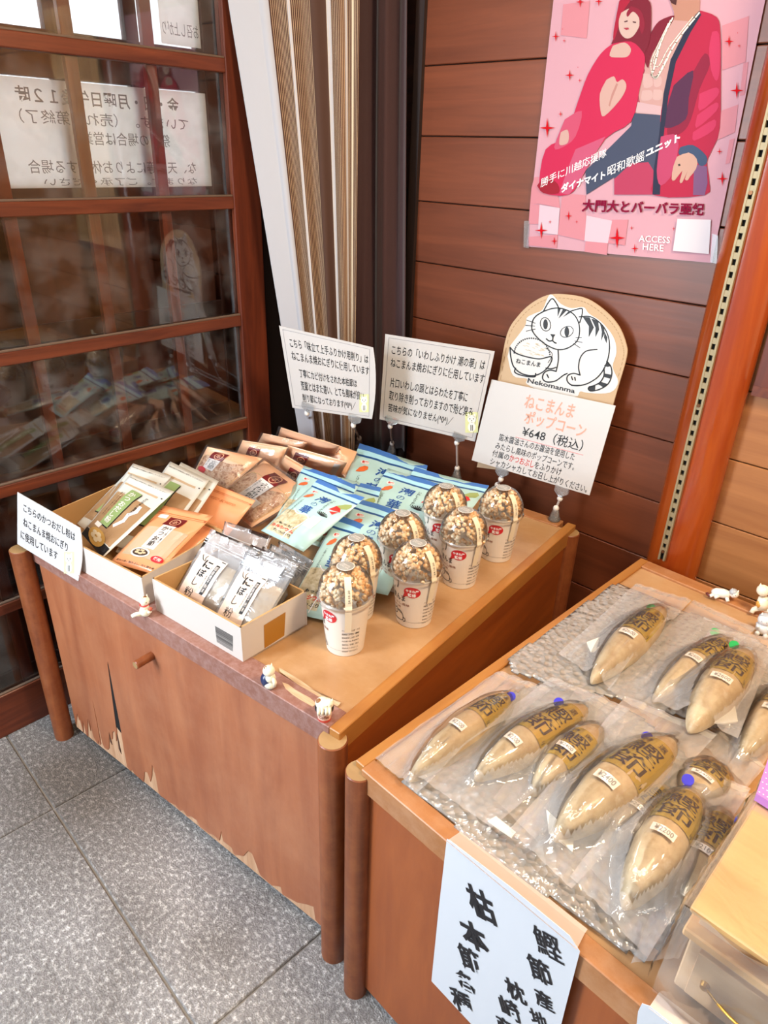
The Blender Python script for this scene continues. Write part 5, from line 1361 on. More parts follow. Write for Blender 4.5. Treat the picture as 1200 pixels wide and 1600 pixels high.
    def D(a, s, off=0.0):   # a: angle offset (metres across), s: 0 top .. 1 rim, then down the cup
        if s <= 1:
            ph = (1 - s) * math.pi / 2
            r_ = 0.0535 * max(math.cos(ph), 0) ** 0.8 + off; z = zt + 0.056 * math.sin(ph) + off * 0.7
        else:
            tt = (s - 1) / 0.25
            if tt <= 1: r_ = 0.0535 + 0.0025 * math.sin(math.pi * min(tt, 1)) + off - 0.001 * tt; z = zt - 0.012 * tt
            else: r_ = R1 + 0.004 + off - 0.003 * (tt - 1); z = zt - 0.012 - 0.02 * (tt - 1)
        ang = rz + 0.42 * math.pi / 2
        cx, cy = math.cos(ang), math.sin(ang)
        return Vector((c.x + r_ * cx - a * cy, c.y + r_ * cy + a * cx, c.z + z))
    sp = part(root, 'seal_strip', M_strip, lambda mb: put_patch(mb, D, (-0.0065, 0.30, 0.0065, 1.9), 0.0012, (3, 30)))
    part(sp, 'date_lettering', M_text, lambda mb: put_text(mb, D, '24.10.20', (0.003, 0.62, -0.001, 0.93), 0.0017, 0.0, rot=-90))
    def cap(u, v, off=0.0):
        a_ = math.hypot(u, v); z = zt + 0.056 * math.sqrt(max(0.0, 1 - (a_ / 0.0535) ** 2.5)) + off
        return Vector((c.x + u, c.y + v, c.z + z))
    cp = part(root, 'cap_sticker', M_cap, lambda mb: put_poly(mb, cap, disc(0, 0, 0.0165, 0.0165, 24), 0.0018))
    part(cp, 'cap_ring', M_lblwhite, lambda mb: put_line(mb, cap, disc(0, 0, 0.0165, 0.0165, 24) + [(0.0165, 0)], 0.0013, 0.0023))
    part(cp, 'lettering', M_lblwhite, lambda mb: (put_text(mb, cap, 'CARAMEL', (-0.011, -0.001, 0.011, 0.004), 0.0023), put_text(mb, cap, 'POPCORN', (-0.011, -0.007, 0.011, -0.002), 0.0023)))
    return root
cups = [(540, 893, -0.55, 'frontmost popcorn cup, its seal strip facing forward'),
        (557, 848, 0.0, 'popcorn cup right behind the frontmost one, against the blue packets'),
        (653, 856, 0.05, 'popcorn cup in the middle of the front row nearest the edge'),
        (629, 809, 0.0, 'popcorn cup in the second row, left of the middle front cup'),
        (727, 804, 0.05, 'popcorn cup third along the row nearest the cabinet edge'),
        (697, 766, 0.0, 'rearmost popcorn cup of the second row beside the blue packets'),
        (786, 769, 0.05, 'popcorn cup at the far end, nearest the price card feet')]
for i, (px, py, yw, lb) in enumerate(cups): popcorn_cup(i, px, py, yw, lb)

# ================================================================== BUBBLE WRAP AND BAGGED FISH BLOCKS
M_bubble = film('bubble_wrap', '#f4efe9', 0.38, 0.10, 0.12, 1.0, 85, voro=True, bdist=0.0045)
ZT = 0.6145
def sheet(name, outline, z, label, cat, mat, seed=1, amp=0.004, n=44, fold=None, group=None):
    pts = [P(x, y, z) for x, y in outline]
    x0 = min(p.x for p in pts); x1 = max(p.x for p in pts); y0 = min(p.y for p in pts); y1 = max(p.y for p in pts)
    def inside(x, y):
        c = False; j = len(pts) - 1
        for i in range(len(pts)):
            if (pts[i].y > y) != (pts[j].y > y) and x < (pts[j].x - pts[i].x) * (y - pts[i].y) / (pts[j].y - pts[i].y) + pts[i].x: c = not c
            j = i
        return c
    vs = {}; V = []; F = []
    ny = int(n * (y1 - y0) / (x1 - x0)) + 1
    def vid(i, j):
        if (i, j) in vs: return vs[i, j]
        x = x0 + (x1 - x0) * i / n; y = y0 + (y1 - y0) * j / ny
        vs[i, j] = len(V); V.append((x, y, z + amp * (0.5 + 0.5 * noise.noise(Vector((x * 14, y * 14, seed)))) )); return vs[i, j]
    for i in range(n):
        for j in range(ny):
            x = x0 + (x1 - x0) * (i + .5) / n; y = y0 + (y1 - y0) * (j + .5) / ny
            if inside(x, y): F.append((vid(i, j), vid(i + 1, j), vid(i + 1, j + 1), vid(i, j + 1)))
    o = MB().add(V, F).build(name, mat, smooth=True)
    so = o.modifiers.new('t', 'SOLIDIFY'); so.thickness = 0.004; so.offset = -1
    tag(o, label, cat, group)
    return o
sheet('bubble_wrap_sheet', [(627,1222),(680,1180),(790,1085),(870,1060),(1000,1120),(1130,1230),(1110,1330),(1080,1420),(1010,1500),(960,1478),(872,1412),(800,1362),(729,1306),(680,1262)], ZT + 0.006,
      'bubble wrap sheet lying under the blue dotted bags on the right cabinet', 'bubble wrap', M_bubble, 1, 0.003, 60)
sheet('bubble_wrap_sheet', [(794,1031),(860,985),(920,940),(965,911),(996,925),(1070,955),(1180,1000),(1260,1060),(1240,1130),(1130,1140),(1000,1100),(930,1085),(878,1080),(840,1062),(801,1050)], ZT + 0.014,
      'folded bubble wrap pad under the green dotted bags at the rear', 'bubble wrap', M_bubble, 2, 0.006, 60)
M_block = speckle('bonito_block', ['#9c8464', '#c6b494', '#b09878', '#ddd4c2'], 12, 0.5, 0.6, 0.15, poss=[0.3, 0.45, 0.6, 0.75], detail=6, big=(4, 0.5, '#b98f5c'))
M_bagfilm = film('vacuum_bag_film', '#f6f6f8', 0.27, 0.10, 0.08, 0.9, 13, bdist=0.005)
M_tight = film('shrunk_film', '#f6f6f8', 0.05, 0.07, 0.09, 0.8, 22)
M_goldfoil = plain('gold_foil_label', '#c2a247', 0.22, metal=0.35, coat=0.6, bump=0.1, bscale=9)
M_blueink = plain('dot_blue', '#2a22b8', 0.4); M_greenink = plain('dot_green', '#1f9a4c', 0.4)
M_darkbrown = plain('label_ink_brown', '#2a1512', 0.5)
M_gauze = plain('desiccant_sachet', '#e2dccf', 0.6, bump=0.3, bscale=120)
def bagged_block(top, bot, wpx, bag, label, z=0.0, lab=(0.50, 0.86), price='¥2400', dot=None, dotc=None, pr_t=0.42, sachet=None, H=0.042, bend=0.0, seed=0, lat=0.0, group=None, labu=(-0.68, 0.68)):
    """top/bot: pixels of the two tips; bag: 4 pixels BL, BR, TR, TL of the pouch"""
    z0 = ZT + 0.012 + z
    A = P(*top, z0 + H * 0.4); B = P(*bot, z0 + H * 0.4); A.z = B.z = z0
    ax = (A - B); L_ = ax.length; ax.normalize(); sd = Vector((ax.y, -ax.x, 0)); upv = Vector((0, 0, 1))
    mid = (A + B) / 2
    W_ = wpx
    def prof(t):   # half width
        t = min(max(t, 0), 1); return W_ * 0.93 * max(0.0, 1 - abs(2 * t - 1) ** 2.2) ** 0.62 * (0.82 + 0.18 * sstep(0, 0.5, t))
    def hh(t): return H * (max(0.0, math.sin(math.pi * min(max(t, 0), 1) ** 0.9)) ** 0.5)
    root = empty('bagged_fish_block', (mid.x, mid.y, z0)); tag(root, label, 'dried fish', group)
    def SB(u, t, off=0.0):
        a = u * math.pi / 2
        w = prof(t) + off; h = hh(t) + off
        c = B + ax * (L_ * t) + sd * (bend * math.sin(math.pi * t))
        return c + sd * (w * math.sin(a)) + upv * (h * math.cos(a) ** 0.8 if math.cos(a) > 0 else 0) + upv * 0.0
    mb = MB(); nt, nu = 30, 20; vs = []
    for j in range(nt + 1):
        t = 0.004 + 0.992 * j / nt
        for i in range(nu):
            a = 2 * math.pi * i / nu
            w = prof(t); h = hh(t); c = B + ax * (L_ * t) + sd * (bend * math.sin(math.pi * t))
            nz = 1 + 0.05 * noise.noise(Vector((i * 0.5, j * 0.3, seed)))
            ca_ = math.cos(a)
            vs.append(c + sd * (w * math.sin(a) * nz) + upv * ((h * abs(ca_) ** 0.8) * nz if ca_ > 0 else -h * 0.18 * abs(ca_)))
    fs = [(j * nu + i, j * nu + (i + 1) % nu, (j + 1) * nu + (i + 1) % nu, (j + 1) * nu + i) for j in range(nt) for i in range(nu)]
    fs += [tuple(range(nu))[::-1], tuple(nt * nu + i for i in range(nu))]
    mb.add(vs, fs); mb.build('fish_block', M_block, root, smooth=True, world=True)
    # gold label
    t0, t1 = lab
    g_ = part(root, 'gold_label', M_goldfoil, lambda mb: put_patch(mb, SB, (labu[0], t0, labu[1], t1), 0.0012, (10, 12)))
    ua, ub = labu; uw = ub - ua
    asp = (t1 - t0) * L_ / (2 * W_ * math.sin(uw / 2 * math.pi / 2)) if W_ else 1
    def SL(u, v, off=0.0): return SB(ua + uw * u, t0 + (t1 - t0) * v, off)
    part(g_, 'label_border', M_darkbrown, lambda mb: (put_line(mb, SL, [(0.06, 0.03), (0.94, 0.03), (0.94, 0.97), (0.06, 0.97), (0.06, 0.03)], 0.014, 0.0020, asp=asp), put_line(mb, SL, [(0.10, 0.05), (0.90, 0.05), (0.90, 0.95), (0.10, 0.95), (0.10, 0.05)], 0.008, 0.0020, asp=asp)))
    part(g_, 'lettering', M_darkbrown, lambda mb: (put_text(mb, SL, '鰹', (0.17, 0.42, 0.83, 0.76), 0.0021, 0.004), put_text(mb, SL, '節', (0.17, 0.07, 0.83, 0.40), 0.0021, 0.004), put_text(mb, SL, '特', (0.22, 0.79, 0.42, 0.91), 0.0021, 0.0), put_text(mb, SL, '選', (0.58, 0.79, 0.78, 0.91), 0.0021, 0.0)))
    # pouch: film draped over the block
    q = [P(x, y, z0) for x, y in bag]
    cen = sum(q, Vector((0, 0, 0))) / 4
    def drape(u, v):
        p = q[0] * (1 - u) * (1 - v) + q[1] * u * (1 - v) + q[2] * u * v + q[3] * (1 - u) * v
        d = p - B; t = d.dot(ax) / L_; s_ = d.dot(sd) - bend * math.sin(math.pi * min(max(t, 0), 1))
        tc = min(max(t, 0.02), 0.98)
        w = prof(tc) * 1.12 + 0.004; h = hh(tc)
        over = max(0.0, abs(t - 0.5) - 0.5) * L_
        x = abs(s_) / w
        hgt = h * 1.03 * (1 - sstep(0.35, 1.5, x)) * math.exp(-over / 0.015)
        # puckers
        e = min(u, 1 - u, v, 1 - v)
        wr = 0.0035 * noise.noise(Vector((u * 5 + seed, v * 5, seed * 1.3))) + 0.0018 * noise.noise(Vector((u * 13 + seed, v * 11, seed * 2.3)))
        rip = 0.003 * math.sin((u * 9 + v * 5 + seed)) * (1 - min(1, hgt / 0.02)) * min(1, e * 8)
        ec = 0.006 * (1 - min(1.0, e * 9)) * noise.noise(Vector((u * 4, v * 4, seed + 9)))
        p = p + Vector((0, 0, hgt + 0.0030 + abs(wr) + rip * 0.6 + abs(ec)))
        return p
    mb = MB(); n = 52
    vs = [drape(i / n, j / n) for j in range(n + 1) for i in range(n + 1)]
    def over_block(p):
        d = p - B; t = d.dot(ax) / L_
        return 0.02 < t < 0.98 and abs(d.dot(sd)) < prof(t) * 1.02
    for j in range(n):
        for i in range(n):
            k = j * (n + 1) + i
            mb.add([], [])
            mb.f.append((k, k + 1, k + n + 2, k + n + 1)); mb.m.append(1 if over_block((vs[k] + vs[k + n + 2]) / 2) else 0)
    mb.v = [tuple(v) for v in vs]
    o = mb.build('vacuum_bag', [M_bagfilm, M_tight], root, smooth=True, world=True)
    # sealed hem
    part(root, 'heat_seal', film('heat_seal', '#f6f4f0', 0.38, 0.3, 0.18, 0.5, 60), lambda mb: put_patch(mb, lambda u, v, o: drape(u, v) + Vector((0, 0, 0.0006)), (0.0, 0.955, 1.0, 0.985), 0, (20, 1)))
    # stickers lie on the film over the block
    ps = part(root, 'price_sticker', M_lblwhite, lambda mb: put_patch(mb, lambda u, v, off: SB(u, v, off + 0.0052), (-0.28, pr_t - 0.035, 0.28, pr_t + 0.02), 0.0, (6, 2)))
    part(ps, 'lettering', plain('print_price_grey', '#8f8a86', 0.6), lambda mb: put_text(mb, lambda u, v, off: SB(u, v, off + 0.0052), price, (-0.20, pr_t - 0.024, 0.22, pr_t + 0.010), 0.0006, 0.01))
    if dot:
        dp = P(dot[0], dot[1], z0 + (0.02 if dotc else 0.02))
        h0 = None
        mb = MB(); ring = disc(0, 0, 0.0088, 0.0078, 20)
        def D(u, v, off=0.0):
            return Vector((dp.x + u, dp.y + v, dp.z + off + 0.5 * v))
        put_poly(mb, D, ring, 0.0); put_poly(mb, D, ring, -0.0015)
        mb.build('round_sticker', dotc, root, world=True)
    if sachet:
        pq = [P(x, y, z0 + 0.006) for x, y in sachet]
        MB().prism(pq, (0, 0, -0.003)).build('desiccant_sachet', M_gauze, root, world=True)
    return root
BB = bagged_block
gG = 'bagged bonito blocks with green dots'; gB = 'bagged bonito blocks with blue dots'
# rear rows (green dots)
BB((1040,942),(926,1058),0.037,[(872,1024),(952,1078),(1080,940),(994,914)], 'rearmost bagged fish block with a green dot, alone on the bubble wrap pad', 0.012, (0.48,0.82), '¥2600', (1017,949), M_greenink, seed=1, group=gG, sachet=[(917,1003),(938,995),(932,1012),(924,1020)])
BB((1150,990),(1022,1088),0.032,[(948,1080),(1020,1130),(1180,985),(1083,940)], 'bagged fish block second from the rear, half under the next bag', 0.006, (0.50,0.86), '¥2600', (1117,987), M_greenink, seed=2, group=gG)
BB((1250,1060),(1160,1178),0.035,[(1100,1170),(1165,1230),(1290,1070),(1200,1020)], 'bagged fish block cut by the right edge of the view', 0.0, (0.50,0.86), '¥2600', seed=3, group=gG)
BB((1172,1008),(1080,1134),0.040,[(1020,1098),(1152,1156),(1215,1000),(1110,985)], 'bagged fish block with a square paper sachet beside it, rear right', 0.034, (0.50,0.82), '¥2600', (1147,1007), M_greenink, seed=4, group=gG, sachet=[(1110,1128),(1148,1100),(1153,1127),(1132,1130)])
# front rows (blue dots)
BB((1130,1190),(1062,1262),0.038,[(1000,1240),(1080,1330),(1196,1200),(1090,1120)], 'bagged fish block buried under others, beside the wooden box', 0.0, (0.5,0.86), '¥2400', seed=12, group=gB)
BB((942,1128),(832,1232),0.034,[(770,1250),(840,1320),(980,1130),(900,1080)], 'bagged fish block mostly hidden under the two left ones', 0.0, (0.30,0.72), '¥2400', seed=5, group=gB)
BB((803,1078),(640,1210),0.031,[(586,1187),(650,1242),(862,1080),(778,1051)], 'leftmost bagged fish block with a blue dot along the cabinet rim', 0.0, (0.58,0.92), '¥2200', (798,1088), M_blueink, seed=6, group=gB)
BB((920,1096),(742,1208),0.036,[(652,1216),(768,1296),(985,1110),(862,1060)], 'bagged fish block with blue dot, second from the left', 0.010, (0.42,0.86), '¥2200', (873,1097), M_blueink, seed=7, group=gB, pr_t=0.30, sachet=[(762,1282),(775,1275),(806,1300),(800,1308)])
BB((1048,1222),(944,1325),0.032,[(880,1320),(960,1400),(1110,1220),(1020,1180)], 'bagged fish block lying under and between two large ones', 0.002, (0.48,0.86), '¥2400', seed=8, group=gB)
BB((1057,1146),(868,1300),0.044,[(795,1300),(892,1392),(1120,1150),(978,1090)], 'large bagged fish block with dark gold label in the middle of the front pile', 0.022, (0.46,0.84), '¥2400', (1011,1151), M_blueink, seed=9, group=gB, H=0.05, sachet=[(854,1265),(858,1300),(895,1329),(897,1305)], pr_t=0.36)
BB((1142,1258),(1050,1425),0.036,[(985,1508),(1060,1500),(1185,1245),(1095,1225)], 'bagged fish block closest to the wooden box and front rim', 0.004, (0.48,0.84), '¥2100', seed=10, group=gB, H=0.046)
BB((1090,1226),(978,1406),0.037,[(890,1372),(1010,1500),(1172,1235),(1040,1180)], 'front centre bagged fish block with a blue dot and thread loop', 0.028, (0.52,0.88), '¥2200', (1075,1218), M_blueink, seed=11, group=gB, H=0.05)

# ================================================================== WOODEN SHAVER BOXES wrapped in film
M_box = wood('pale_box_wood', '#e9bd7e', '#dba766', 'X', 2.0, 0.45, 9, 0.05, coat=0.15, perobj=0.0)
M_boxside = wood('pale_box_side', '#d9b892', '#caa57c', 'X', 2.0, 0.55, 9, 0.05, perobj=0.0)
M_brass = plain('brass_wire', '#c89a45', 0.3, metal=0.8)
pz0 = 0.622
cf = P(1044, 1536, pz0); ex_ = Vector((0.990, -0.02, 0)).normalized()
fr = P(1107, 1596, pz0); ex_ = Vector((fr.x - cf.x, fr.y - cf.y, 0)).normalized()
ang = math.atan2(-0.02, 1.0)
wbx = empty('wooden_shaver_box', (cf.x, cf.y, pz0), ang); tag(wbx, 'pale wooden fish shaver box with a drawer, wrapped in clear film at the right edge', 'wooden box')
WB, DB = 0.32, 0.30
MB().box(0.004, WB, 0.004, DB, 0.0, 0.098, c=0.002).build('lower_case', M_boxside, wbx)
MB().box(-0.004, WB + 0.004, -0.006, DB, 0.098, 0.111, c=0.002).build('case_rim', M_box, wbx)
MB().box(0.006, WB, 0.010, DB, 0.111, 0.140, c=0.001).build('blade_case', M_boxside, wbx)
MB().box(-0.004, WB + 0.006, -0.008, DB + 0.004, 0.140, 0.150, c=0.002).build('lid', M_box, wbx)
dr = MB().box(0.018, WB - 0.02, -0.003, 0.006, 0.010, 0.086, c=0.001).build('drawer', M_boxside, wbx)
pts = [(0.035 + 0.10 * t, -0.006 - 0.022 * math.sin(math.pi * t), 0.046 + 0.012 * math.sin(math.pi * t)) for t in [k / 12 for k in range(13)]]
MB().path(pts, 0.0018, 8).build('wire_handle', M_brass, dr, smooth=True)
for x in (0.035, 0.135): MB().tube((x, -0.002, 0.046), (x, -0.009, 0.046), 0.006, 0.004, n=12).build('handle_boss', M_brass, dr)
mb = MB(); vs = []; n = 26
def wrapv(i, j):
    # film hanging over the front and left faces
    x = -0.010 + 0.36 * i / n; zz = 0.151 * j / n
    return (x, -0.012 - 0.012 * noise.noise(Vector((x * 11, zz * 14, 3))) ** 2 * 4 - 0.010 * (1 - j / n), zz)
vs = [wrapv(i, j) for j in range(n + 1) for i in range(n + 1)]
mb.add(vs, [(j * (n + 1) + i, j * (n + 1) + i + 1, (j + 1) * (n + 1) + i + 1, (j + 1) * (n + 1) + i) for j in range(n) for i in range(n)])
vs = [(-0.010 - 0.010 * abs(noise.noise(Vector((j * 0.3, i * 0.3, 8)))) - 0.01 * (1 - j / n), -0.012 + 0.31 * i / n, 0.151 * j / n) for j in range(n + 1) for i in range(n + 1)]
mb.add(vs, [(j * (n + 1) + i, j * (n + 1) + i + 1, (j + 1) * (n + 1) + i + 1, (j + 1) * (n + 1) + i) for j in range(n) for i in range(n)])
vs = [(-0.010 + 0.36 * i / n, -0.012 + 0.33 * j / n, 0.1525 + 0.002 * noise.noise(Vector((i * 0.4, j * 0.4, 5)))) for j in range(n + 1) for i in range(n + 1)]
mb.add(vs, [(j * (n + 1) + i, j * (n + 1) + i + 1, (j + 1) * (n + 1) + i + 1, (j + 1) * (n + 1) + i) for j in range(n) for i in range(n)])
mb.build('film_wrap', film('box_wrap_film', '#f5f1ea', 0.14, 0.14, 0.12, 0.6, 16), wbx, smooth=True)
lw = empty('dotted_pack', P(1192, 1240, 0.777)); tag(lw, 'purple polka dot packet on top of the wooden box, cut by the right edge', 'packet')
q = [P(1178, 1250, 0.776), P(1240, 1290, 0.776), P(1260, 1200, 0.776), P(1200, 1185, 0.776)]
MB().prism([p + Vector((0, 0, 0.012)) for p in q], (0, 0, -0.012)).build('wrapper', plain('purple_paper', '#b77ac2', 0.5), lw, world=True)
S = quad_surface(*[p + Vector((0, 0, 0.012)) for p in q])
mb = MB()
for i in range(9):
    for j in range(9): put_poly(mb, S, disc((i + 0.5 + 0.5 * (j % 2)) / 9.6, (j + 0.5) / 9, 0.022, 0.022 / S.asp, 7), 0.0004)
o = mb.build('polka_dots', M_white_ink, lw, world=True); o['kind'] = 'stuff'

# ================================================================== HANGING PAPER BANNERS
nb2 = c2.matrix_basis.to_3x3() @ Vector((0, -1, 0)); pb2 = c2.matrix_basis @ Vector((0, -0.010, 0))
Sn = px_surface(pb2, nb2)
M_washi = plain('banner_paper', '#cfd2d8', 0.7, bump=0.05)
bn = empty('paper_banner', PN(790, 1420, pb2, nb2)); tag(bn, 'white paper banner with brush writing, taped to the right cabinet front', 'banner')
ol = [(698,1311),(703,1313),(800,1388),(890,1462),(906,1487),(882,1580),(862,1660),(790,1640),(736,1600),(674,1533),(686,1415)]
MB().prism([Sn(x, y) for x, y in ol], -nb2 * 0.0006).build('paper', M_washi, bn, world=True)
def brush(chars):
    mb = MB()
    for (ch, x, y, w, h, b_) in chars:
        # glyph centre, size and a slant that follows the sheet
        S2 = lambda u, v, off=0.0: Sn(x + (u - 0.5) * w * 0.90 + (v - 0.5) * -0.28 * h + 0, y + (u - 0.5) * w * 0.50 - (v - 0.5) * h, off)
        put_text(mb, S2, ch, (0, 0, 1, 1), 0.0012, b_)
    mb.build('brush_lettering', M_ink, bn, world=True)
brush([('枯', 752, 1412, 46, 52, 0.03), ('本', 741, 1462, 46, 46, 0.035), ('節', 735, 1500, 38, 44, 0.025), ('各', 728, 1533, 34, 32, 0.03), ('種', 722, 1565, 36, 38, 0.02),
       ('鰹', 856, 1475, 46, 46, 0.01), ('節', 844, 1517, 40, 44, 0.02), ('産', 850, 1562, 32, 30, 0.02), ('地', 842, 1592, 30, 28, 0.02),
       ('枕', 806, 1548, 34, 34, 0.025), ('崎', 797, 1576, 34, 34, 0.02), ('産', 790, 1604, 32, 30, 0.02)])
M_tape = plain('banner_flap', '#cdb5a8', 0.4, coat=0.2)
Tp = [Sn(698, 1312, 0.001), Sn(905, 1482, 0.001), Sn(914, 1457, 0.001), Sn(716, 1300, 0.001)]
tq = [Sn(699,1313,0.0015), Sn(902,1482,0.0015), P(914,1458,0.6215), P(717,1301,0.6215)]
tp = MB().prism([tq[0], tq[1], tq[2], tq[3]], (0, 0, -0.0004)).build('tape', M_tape, bn, world=True)
pz = 0.6212
ct = [P(717,1301,pz), P(914,1458,pz), P(918,1452,pz), P(724,1296,pz)]
MB().prism(ct, (0, 0, -0.0003)).build('tape', M_tape, bn, world=True)
b2_ = empty('paper_banner', PN(1050, 1590, pb2, nb2)); tag(b2_, 'second white paper banner, only its folded top visible at the bottom edge', 'banner')
MB().prism([Sn(x, y) for x, y in [(997,1580),(1003,1568),(1015,1572),(1100,1640),(1080,1700),(990,1640)]], -nb2 * 0.0006).build('paper', M_washi, b2_, world=True)
MB().prism([Sn(1014,1574,0.001), Sn(1100,1640,0.001), P(1108,1610,0.6215), P(1030,1550,0.6215)], (0, 0, -0.0004)).build('tape', plain('paper_flap', '#e6d9d2', 0.6), b2_, world=True)

# ================================================================== LITTLE CAT ORNAMENTS
M_porc = plain('ornament_cream', '#f0e6cf', 0.35, coat=0.4)
M_pnavy = plain('ornament_navy', '#1d2a55', 0.35, coat=0.4)
M_pbrown = plain('ornament_brown', '#8a5a2c', 0.4, coat=0.3)
M_pgrey = plain('ornament_grey', '#a9adb4', 0.4, coat=0.3)
M_pcal = plain('ornament_orange', '#d99a45', 0.4, coat=0.3)
M_ppink = plain('ornament_pink', '#f1b9a2', 0.4, coat=0.3)
def ears(mb, c, r, f, s=0.5):
    """two ears on a head at c, facing direction f"""
    sd = Vector((f.y, -f.x, 0))
    for k in (-1, 1):
        b_ = c + sd * (k * r * 0.58) + Vector((0, 0, r * 0.62))
        t_ = c + sd * (k * r * 0.72) + Vector((0, 0, r * 1.35))
        vs = [b_ + sd * (r * 0.33), b_ - sd * (r * 0.33), b_ + f * (r * 0.25), b_ - f * (r * 0.25), t_]
        mb.add(vs, [(0, 2, 4), (2, 1, 4), (1, 3, 4), (3, 0, 4)])
def face(root, c, r, f):
    mb = MB(); sd = Vector((f.y, -f.x, 0))
    for k in (-1, 1): mb.ball(c + f * (r * 0.90) + sd * (k * r * 0.36) + Vector((0, 0, r * 0.12)), r * 0.085, 8, 6)
    mb.build('eyes', M_text, root, smooth=True, world=True)
    MB().ball(c + f * (r * 0.98) + Vector((0, 0, -r * 0.12)), r * 0.08, 8, 6).build('nose', M_ppink, root, smooth=True, world=True)
def camdir(p): return Vector((-p.x, -p.y, 0)).normalized()
Z1 = 0.6203
# 1 seated white cat with a red collar, stretching a leg, on the front rim
p = P(228, 962, Z1); f = camdir(p); sd = Vector((f.y, -f.x, 0))
r1 = empty('cat_ornament', p); tag(r1, 'cream cat ornament with red collar, seated in front of the gap between the trays', 'ornament', 'small cat ornaments')
mb = MB(); mb.ball(p + Vector((0, 0, 0.012)), (0.013, 0.012, 0.012)); mb.ball(p + Vector((0, 0, 0.022)), (0.0095, 0.009, 0.010))
mb.path([p + sd * 0.004 + Vector((0, 0, 0.006)), p + sd * 0.018 + Vector((0, 0, 0.008)), p + sd * 0.028 + Vector((0, 0, 0.005))], [0.006, 0.005, 0.004], 8)
mb.path([p - sd * 0.008 + Vector((0, 0, 0.018)), p - sd * 0.010 + f * 0.008 + Vector((0, 0, 0.012)), p - sd * 0.006 + f * 0.013 + Vector((0, 0, 0.016))], [0.0035, 0.003, 0.003], 8)
hc = p + Vector((0, 0, 0.037)) - sd * 0.002; f1 = (f - sd * 0.7).normalized()
mb.ball(hc, 0.0105); ears(mb, hc, 0.0105, f1); mb.build('body', M_porc, r1, smooth=True, world=True); face(r1, hc, 0.0105, f1)
MB().path([p + Vector((0.0085 * math.cos(t), 0.0085 * math.sin(t), 0.0285)) for t in [2 * math.pi * k / 14 for k in range(15)]], 0.0014, 6).build('collar', M_red_ink, r1, world=True)
MB().ball(p - sd * 0.011 + f * 0.010 + Vector((0, 0, 0.021)), 0.0042, 10, 8).build('paw_ball', plain('ornament_redbrown', '#b5533a', 0.4), r1, smooth=True, world=True)
MB().ball(hc + Vector((0.002, 0, 0.0065)) - f * 0.002, (0.005, 0.006, 0.0045), 10, 8).build('head_patch', M_pbrown, r1, smooth=True, world=True)
# 2 cat in a navy robe
p = P(421, 1073, Z1); f = camdir(p); sd = Vector((f.y, -f.x, 0))
r2_ = empty('cat_ornament', p); tag(r2_, 'cream cat ornament wrapped in a navy robe, on the worn front rim', 'ornament', 'small cat ornaments')
f2 = (f - sd * 0.8).normalized()
mb = MB(); mb.ball(p + Vector((0, 0, 0.010)) + f2 * 0.003, (0.012, 0.012, 0.0105)); mb.ball(p + Vector((0, 0, 0.024)) + f2 * 0.004, (0.010, 0.010, 0.010))
hc = p + Vector((0, 0, 0.038)) + f2 * 0.001; mb.ball(hc, (0.0115, 0.0115, 0.0105)); ears(mb, hc, 0.0105, f2)
mb.path([p + f2 * 0.010 + Vector((0, 0, 0.026)), p + f2 * 0.016 + Vector((0, 0, 0.020)), p + f2 * 0.014 + Vector((0, 0, 0.010))], [0.0045, 0.004, 0.004], 8)
mb.build('body', M_porc, r2_, smooth=True, world=True); face(r2_, hc, 0.0105, f2)
MB().ball(p - f2 * 0.0035 + Vector((0, 0, 0.016)), (0.0135, 0.0135, 0.016)).build('robe', M_pnavy, r2_, smooth=True, world=True)
MB().ball(hc + sd * 0.004 + Vector((0, 0, 0.006)), (0.005, 0.005, 0.004), 10, 8).build('head_patch', M_pbrown, r2_, smooth=True, world=True)
# 3 cat lying on a coffee cup
p = P(507, 1122, Z1); f = camdir(p); sd = Vector((f.y, -f.x, 0))
r3_ = empty('cat_ornament', p); tag(r3_, 'tiny coffee cup ornament topped by a cream cat, at the cabinet corner', 'ornament', 'small cat ornaments')
mb = MB().lathe([(0, 0), (0.0115, 0), (0.0145, 0.024), (0, 0.024)], p, 24); o = mb.build('cup', plain('ornament_cup_pink', '#eec3ae', 0.4, coat=0.3), r3_, world=True); smooth_by_angle(o)
MB().lathe([(0.0118, 0.0), (0.0124, 0.005)], p, 24).build('cup_base_band', plain('ornament_red_band', '#d24a3c', 0.4), o, world=True)
def Sc(u, v, off=0.0):
    t = math.atan2(f.y, f.x) + u; return p + Vector(((0.0116 + 0.003 * v + off) * math.cos(t), (0.0116 + 0.003 * v + off) * math.sin(t), 0.024 * v))
part(o, 'lettering', M_brown_ink, lambda mb: put_text(mb, Sc, 'Coffee', (-0.75, 0.38, 0.65, 0.72), 0.0005, 0.01))
MB().lathe([(0, 0.030), (0.0145, 0.030), (0.0165, 0.028), (0.0165, 0.023), (0.0145, 0.0235)], p, 24).build('lid', plain('ornament_black_lid', '#23232b', 0.35, coat=0.3), r3_, smooth=True, world=True)
mb = MB(); mb.ball(p + sd * 0.002 + Vector((0, 0, 0.034)), (0.0145, 0.0135, 0.0085)); hc = p - sd * 0.008 + f * 0.004 + Vector((0, 0, 0.037)); mb.ball(hc, 0.0085); ears(mb, hc, 0.0085, f)
for k in (-0.009, -0.003, 0.004, 0.010): mb.path([p + sd * k + f * 0.010 + Vector((0, 0, 0.034)), p + sd * k + f * 0.0165 + Vector((0, 0, 0.030)), p + sd * k + f * 0.0172 + Vector((0, 0, 0.024))], [0.0032, 0.003, 0.0028], 8)
mb.build('body', M_porc, r3_, smooth=True, world=True); face(r3_, hc, 0.0085, f)
